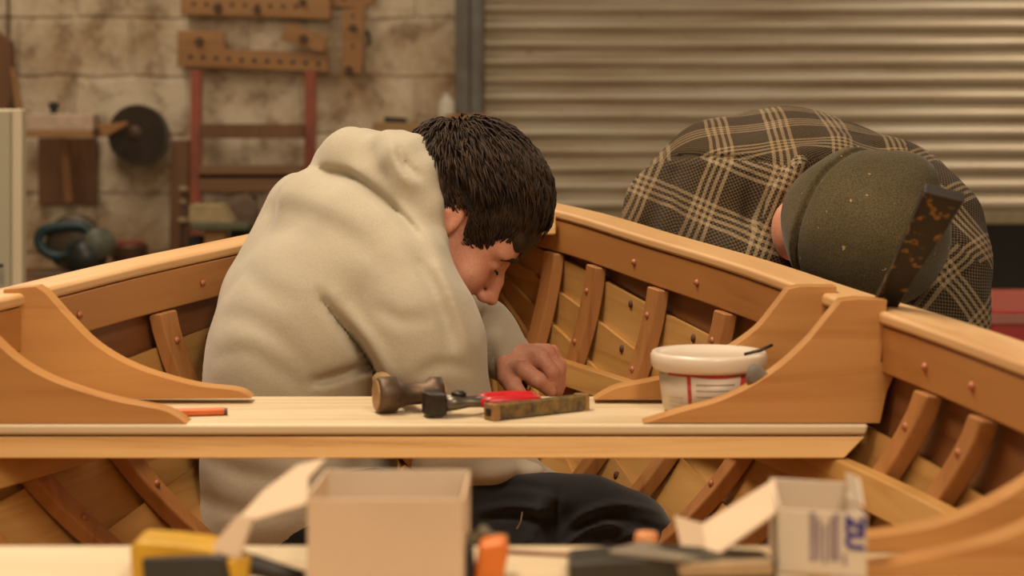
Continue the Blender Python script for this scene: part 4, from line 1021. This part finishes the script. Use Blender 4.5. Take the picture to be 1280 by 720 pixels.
# paint-flecked iron bar leaning between the right knees
A = P(1085, 420, 2.275); B = P(1180, 243, 2.06)
t = thing('iron_bar', 'dark paint-flecked iron bar standing between the right knees, leaning over the rail', 'bar', A)
d = (B-A).normalized(); sdv = Vector((0,-1,0)).cross(d).normalized(); nrm = d.cross(sdv).normalized()
fm_ = NT('flecked_iron'); n_ = fm_.noise(fm_.coord('Object',(1,1,1),False), 75, 4, .6); fm_.col(fm_.ramp(n_, [(.58, (.022,.018,.016)), (.64, (.30,.17,.04)), (.70, (.03,.022,.018))])); fm_.pr(.45, .5)
v = []
for p_, w_ in ((A, .013), (A+(B-A)*.5, .0145), (B, .022)):
    for (i, j) in ((-1,-1),(1,-1),(1,1),(-1,1)): v.append(p_+sdv*i*w_+nrm*j*.006)
f = [(3,2,1,0),(8,9,10,11)]+[(q*4+k, q*4+(k+1)%4, q*4+4+(k+1)%4, q*4+4+k) for q in (0,1) for k in range(4)]
ob('bar', v, f, fm_.m, t, bevel=.002)
MB().prism([B+sdv*-.022+nrm*-.0062, B+sdv*.022+nrm*-.0062, B+sdv*.022+nrm*.0062, B+sdv*-.022+nrm*.0062], d*.004).build('end_cap', plain('worn_steel_end', (.06,.05,.04,1), .45, .4), t, bevel=.001)

# ---------------- near thwart
card = plain('carton_board', (.66,.48,.32,1), .8, 0, .06, 12); cardw = plain('white_carton', (.66,.55,.42,1), .7, 0, .05, 12); cin = plain('carton_inside', (.62,.50,.38,1), .8, 0, .05, 12)
def walls(name, corners, z0, z1s, mats, par, th=.0022):
    """corners: 4 floor points (front-left, front-right, back-right, back-left); one mesh per wall"""
    out = []
    for k in range(4):
        a, b_ = Vector(corners[k]), Vector(corners[(k+1) % 4]); z1 = z1s[k]; dr = (b_-a).normalized(); n = Vector((-dr.y, dr.x, 0))*th
        out.append(MB().prism([Vector((a.x,a.y,z0)), Vector((b_.x,b_.y,z0)), Vector((b_.x,b_.y,z1)), Vector((a.x,a.y,z1))], n).build(name, mats[k], par, bevel=.0006))
    return out
def flap(name, poly, mat, par, th=.0022):
    v = [Vector(p) for p in poly]; n = (v[1]-v[0]).cross(v[2]-v[0]).normalized()*th; return MB().prism(v, n).build(name, mat, par, bevel=.0006)
# left carton
Df, Db = 1.415, 1.515
xl, xr = P(384,0,Df).x, P(579,0,Df).x
t = thing('carton', 'plain open cardboard carton at the front of the near thwart', 'carton', ((xl+xr)/2, (Df+Db)/2, TZ))
zf = P(0,624,Df).z
walls('wall_panel', [(xl,Df,0),(xr,Df,0),(xr+.003,Db,0),(xl+.004,Db,0)], TZ, [zf, zf, P(0,587,Db).z, zf+.004], [card, card, cin, card], t)
MB().box(((xl+xr)/2, (Df+Db)/2, TZ+.0015), (xr-xl-.003, Db-Df-.003, .002)).build('bottom_panel', card, t)
flap('flap', [P(385,628,Df+.005), P(385,597,Df+.05), P(408,572,1.51), P(372,582,1.49), P(330,612,1.47), P(300,645,1.45), P(318,648,1.42)], card, t)
flap('tuck_flap', [P(318,648,1.42), P(300,645,1.45), P(282,668,1.45), P(262,690,1.44), P(300,700,1.42)], card, t)
# right carton
Df, Db = 1.46, 1.55
fl_, fr_, br_, bl_ = P(972,0,Df), P(1083,0,Df-.02), P(1062,0,Db-.02), P(962,0,Db)
t = thing('carton', 'white torn carton with blue printing at the right of the near thwart', 'carton', ((fl_.x+fr_.x)/2, 1.5, TZ))
zf = P(0,636,Df).z; zbk = P(0,597,Db).z
ws = walls('wall_panel', [fl_, fr_, br_, bl_], TZ, [zf, zf-.002, zbk, zf+.003], [cardw, cardw, cin, cardw], t)
MB().prism([Vector((q.x, q.y, TZ+.001)) for q in (fl_, fr_, br_, bl_)], (0,0,.002)).build('bottom_panel', cardw, t)
flap('flap', [P(1056,590,1.535), P(1072,596,1.50), P(1078,632,1.45), P(1064,628,1.50)], cardw, t)
flap('flap', [P(968,598,1.55), P(974,636,1.47), P(885,700,1.46), P(878,654,1.50)], card, t)
flap('tuck_flap', [P(878,654,1.50), P(885,700,1.46), P(852,690,1.50), P(842,644,1.53)], card, t)
# printing on the front panel
wall = ws[0]; ink = plain('blue_ink', (.035,.03,.22,1), .5); ink2 = plain('faded_ink', (.30,.22,.25,1), .6)
dr = (fr_-fl_); dr.z = 0; wd = dr.length; dr.normalize(); nf = Vector((dr.y, -dr.x, 0))
def txt(s, u, z, size, mat, rot, name='print', bold=.0006):
    cu = bpy.data.curves.new(name, 'FONT'); cu.body = s; cu.size = size; cu.offset = bold; cu.extrude = .0002; cu.align_x = 'CENTER'; cu.align_y = 'CENTER'
    tmp = bpy.data.objects.new('tmp', cu); C.objects.link(tmp); bpy.context.view_layer.update()
    me = bpy.data.meshes.new_from_object(tmp.evaluated_get(bpy.context.evaluated_depsgraph_get())); bpy.data.objects.remove(tmp)
    base = Matrix((dr, Vector((0,0,1)), nf)).transposed().to_4x4() @ Matrix.Rotation(rot, 4, 'Z')
    org = Vector((fl_.x, fl_.y, 0))+dr*u+Vector((0,0,z))+nf*.0006
    me.transform(Matrix.Translation(org-wloc(t)) @ base); me.materials.clear(); me.materials.append(mat)
    o = bpy.data.objects.new(name, me); C.objects.link(o); o.parent = wall; return o
pz = lambda y: P(0, y, Df-.01).z
txt('ZU', wd*.865, pz(664), .0185, ink, -math.pi/2, 'blue_lettering', .0011)
for k, (u, y0, y1) in enumerate(((.40,640,702),(.47,648,700),(.54,655,704),(.61,646,700),(.67,640,700),(.76,690,704))):
    a = Vector((fl_.x, fl_.y, 0))+dr*wd*u+nf*.0004; hz = pz(y0)-pz(y1)
    MB().box(a+Vector((0,0,(pz(y0)+pz(y1))/2)), (.0042 if k in (0,4) else .0026, .0006, hz), Matrix((dr, nf, Vector((0,0,1)))).transposed()).build('print_line', ink2, wall)
# yellow and black tape measure
a = P(232, 700, 1.46); 
t = thing('spirit_level', 'yellow and black tool lying at the left of the near thwart', 'tool', (a.x, a.y, TZ)); t.name = 'hand_tool'
yl = plain('yellow_plastic', (.62,.34,.02,1), .4); bk = plain('black_rubber', (.035,.03,.025,1), .5)
poly = [(162,684),(172,677),(215,680),(262,686),(268,692),(266,740),(165,740)]
MB().prism([P(x,y,1.43) for x,y in poly], (0,.045,0)).build('yellow_case', yl, t, bevel=.004, seg=3)
MB().prism([P(x,y,1.427) for x,y in [(176,698),(262,694),(300,700),(300,735),(180,735)]], (0,.02,0)).build('black_grip', bk, t, bevel=.003)
MB().tube([P(262,700,1.44), P(300,702,1.44), P(345,714,1.44), P(380,722,1.44)], [.008,.009,.007,.005], 10).build('black_nose', bk, t, smooth=True)
MB().prism([P(x,y,1.42) for x,y in [(282,700),(312,698),(308,735),(290,735)]], (0,.02,0)).build('yellow_button', yl, t, bevel=.003)
# orange-handled clamp
a = P(610, 700, 1.45)
t = thing('spring_clamp', 'orange handled clamp standing just right of the plain carton', 'clamp', (a.x, a.y, TZ))
og = plain('orange_plastic', (.75,.19,.025,1), .4)
MB().prism([P(x,y,1.43) for x,y in [(598,682),(632,676),(636,690),(628,735),(592,735)]], (0,.03,0)).build('orange_pad', og, t, bevel=.004, seg=3)
MB().prism([P(x,y,1.455) for x,y in [(578,673),(596,670),(600,661),(610,664),(614,672),(636,674),(634,682),(580,684)]], (0,.02,0)).build('steel_top', plain('dull_steel', (.20,.17,.11,1), .5, .5), t, bevel=.002)
MB().prism([P(x,y,1.44) for x,y in [(577,684),(592,690),(594,735),(580,735)]], (0,.02,0)).build('dark_arm', bk, t, bevel=.002)
# thin rod on the thwart
a, e = P(632, 693, 1.53), P(760, 703, 1.51); a.z = e.z = TZ+.0022
tagp(MB().tube([a, e], .0018, 8).build('thin_rod', plain('red_brown_rod', (.30,.13,.07,1), .5), smooth=True), 'thin reddish rod lying on the near thwart beside the orange clamp', 'rod')
# orange-ended chisel
a = P(808, 686, 1.545)
t = thing('tool_handle', 'round orange handle end standing behind the grey plane iron', 'handle', (a.x, a.y, TZ)); zt = P(0,664,1.545).z
MB().lathe([(.0085,0),(.0095,.004),(.0098,zt-TZ-.005),(.0085,zt-TZ-.001),(.004,zt-TZ)], (a.x, a.y, TZ), (0,0,1), 24).build('handle', plain('orange_wood', (.70,.27,.09,1), .4), t, smooth=True)
# dark plane with grey blade
t = thing('hand_plane', 'long dark hand plane with a flat grey iron on top', 'plane', (P(830,0,1.46).x, 1.46, TZ))
MB().prism([P(x,y,1.43) for x,y in [(712,705),(760,700),(835,698),(960,706),(972,712),(972,760),(710,760)]], (0,.05,0)).build('plane_body', plain('dark_cast_iron', (.04,.032,.022,1), .45, .3), t, bevel=.003)
MB().prism([P(761,694,1.44), P(800,682,1.50), P(850,690,1.50), P(884,705,1.44), P(850,703,1.42)], (0,0,.004)).build('plane_iron', plain('grey_blade', (.34,.30,.24,1), .35, .4), t, bevel=.0008)
MB().prism([P(x,y,1.425) for x,y in [(845,706),(966,702),(968,720),(850,722)]], (0,.012,0)).build('sole_edge', plain('tan_edge', (.40,.26,.13,1), .5), t, bevel=.002)
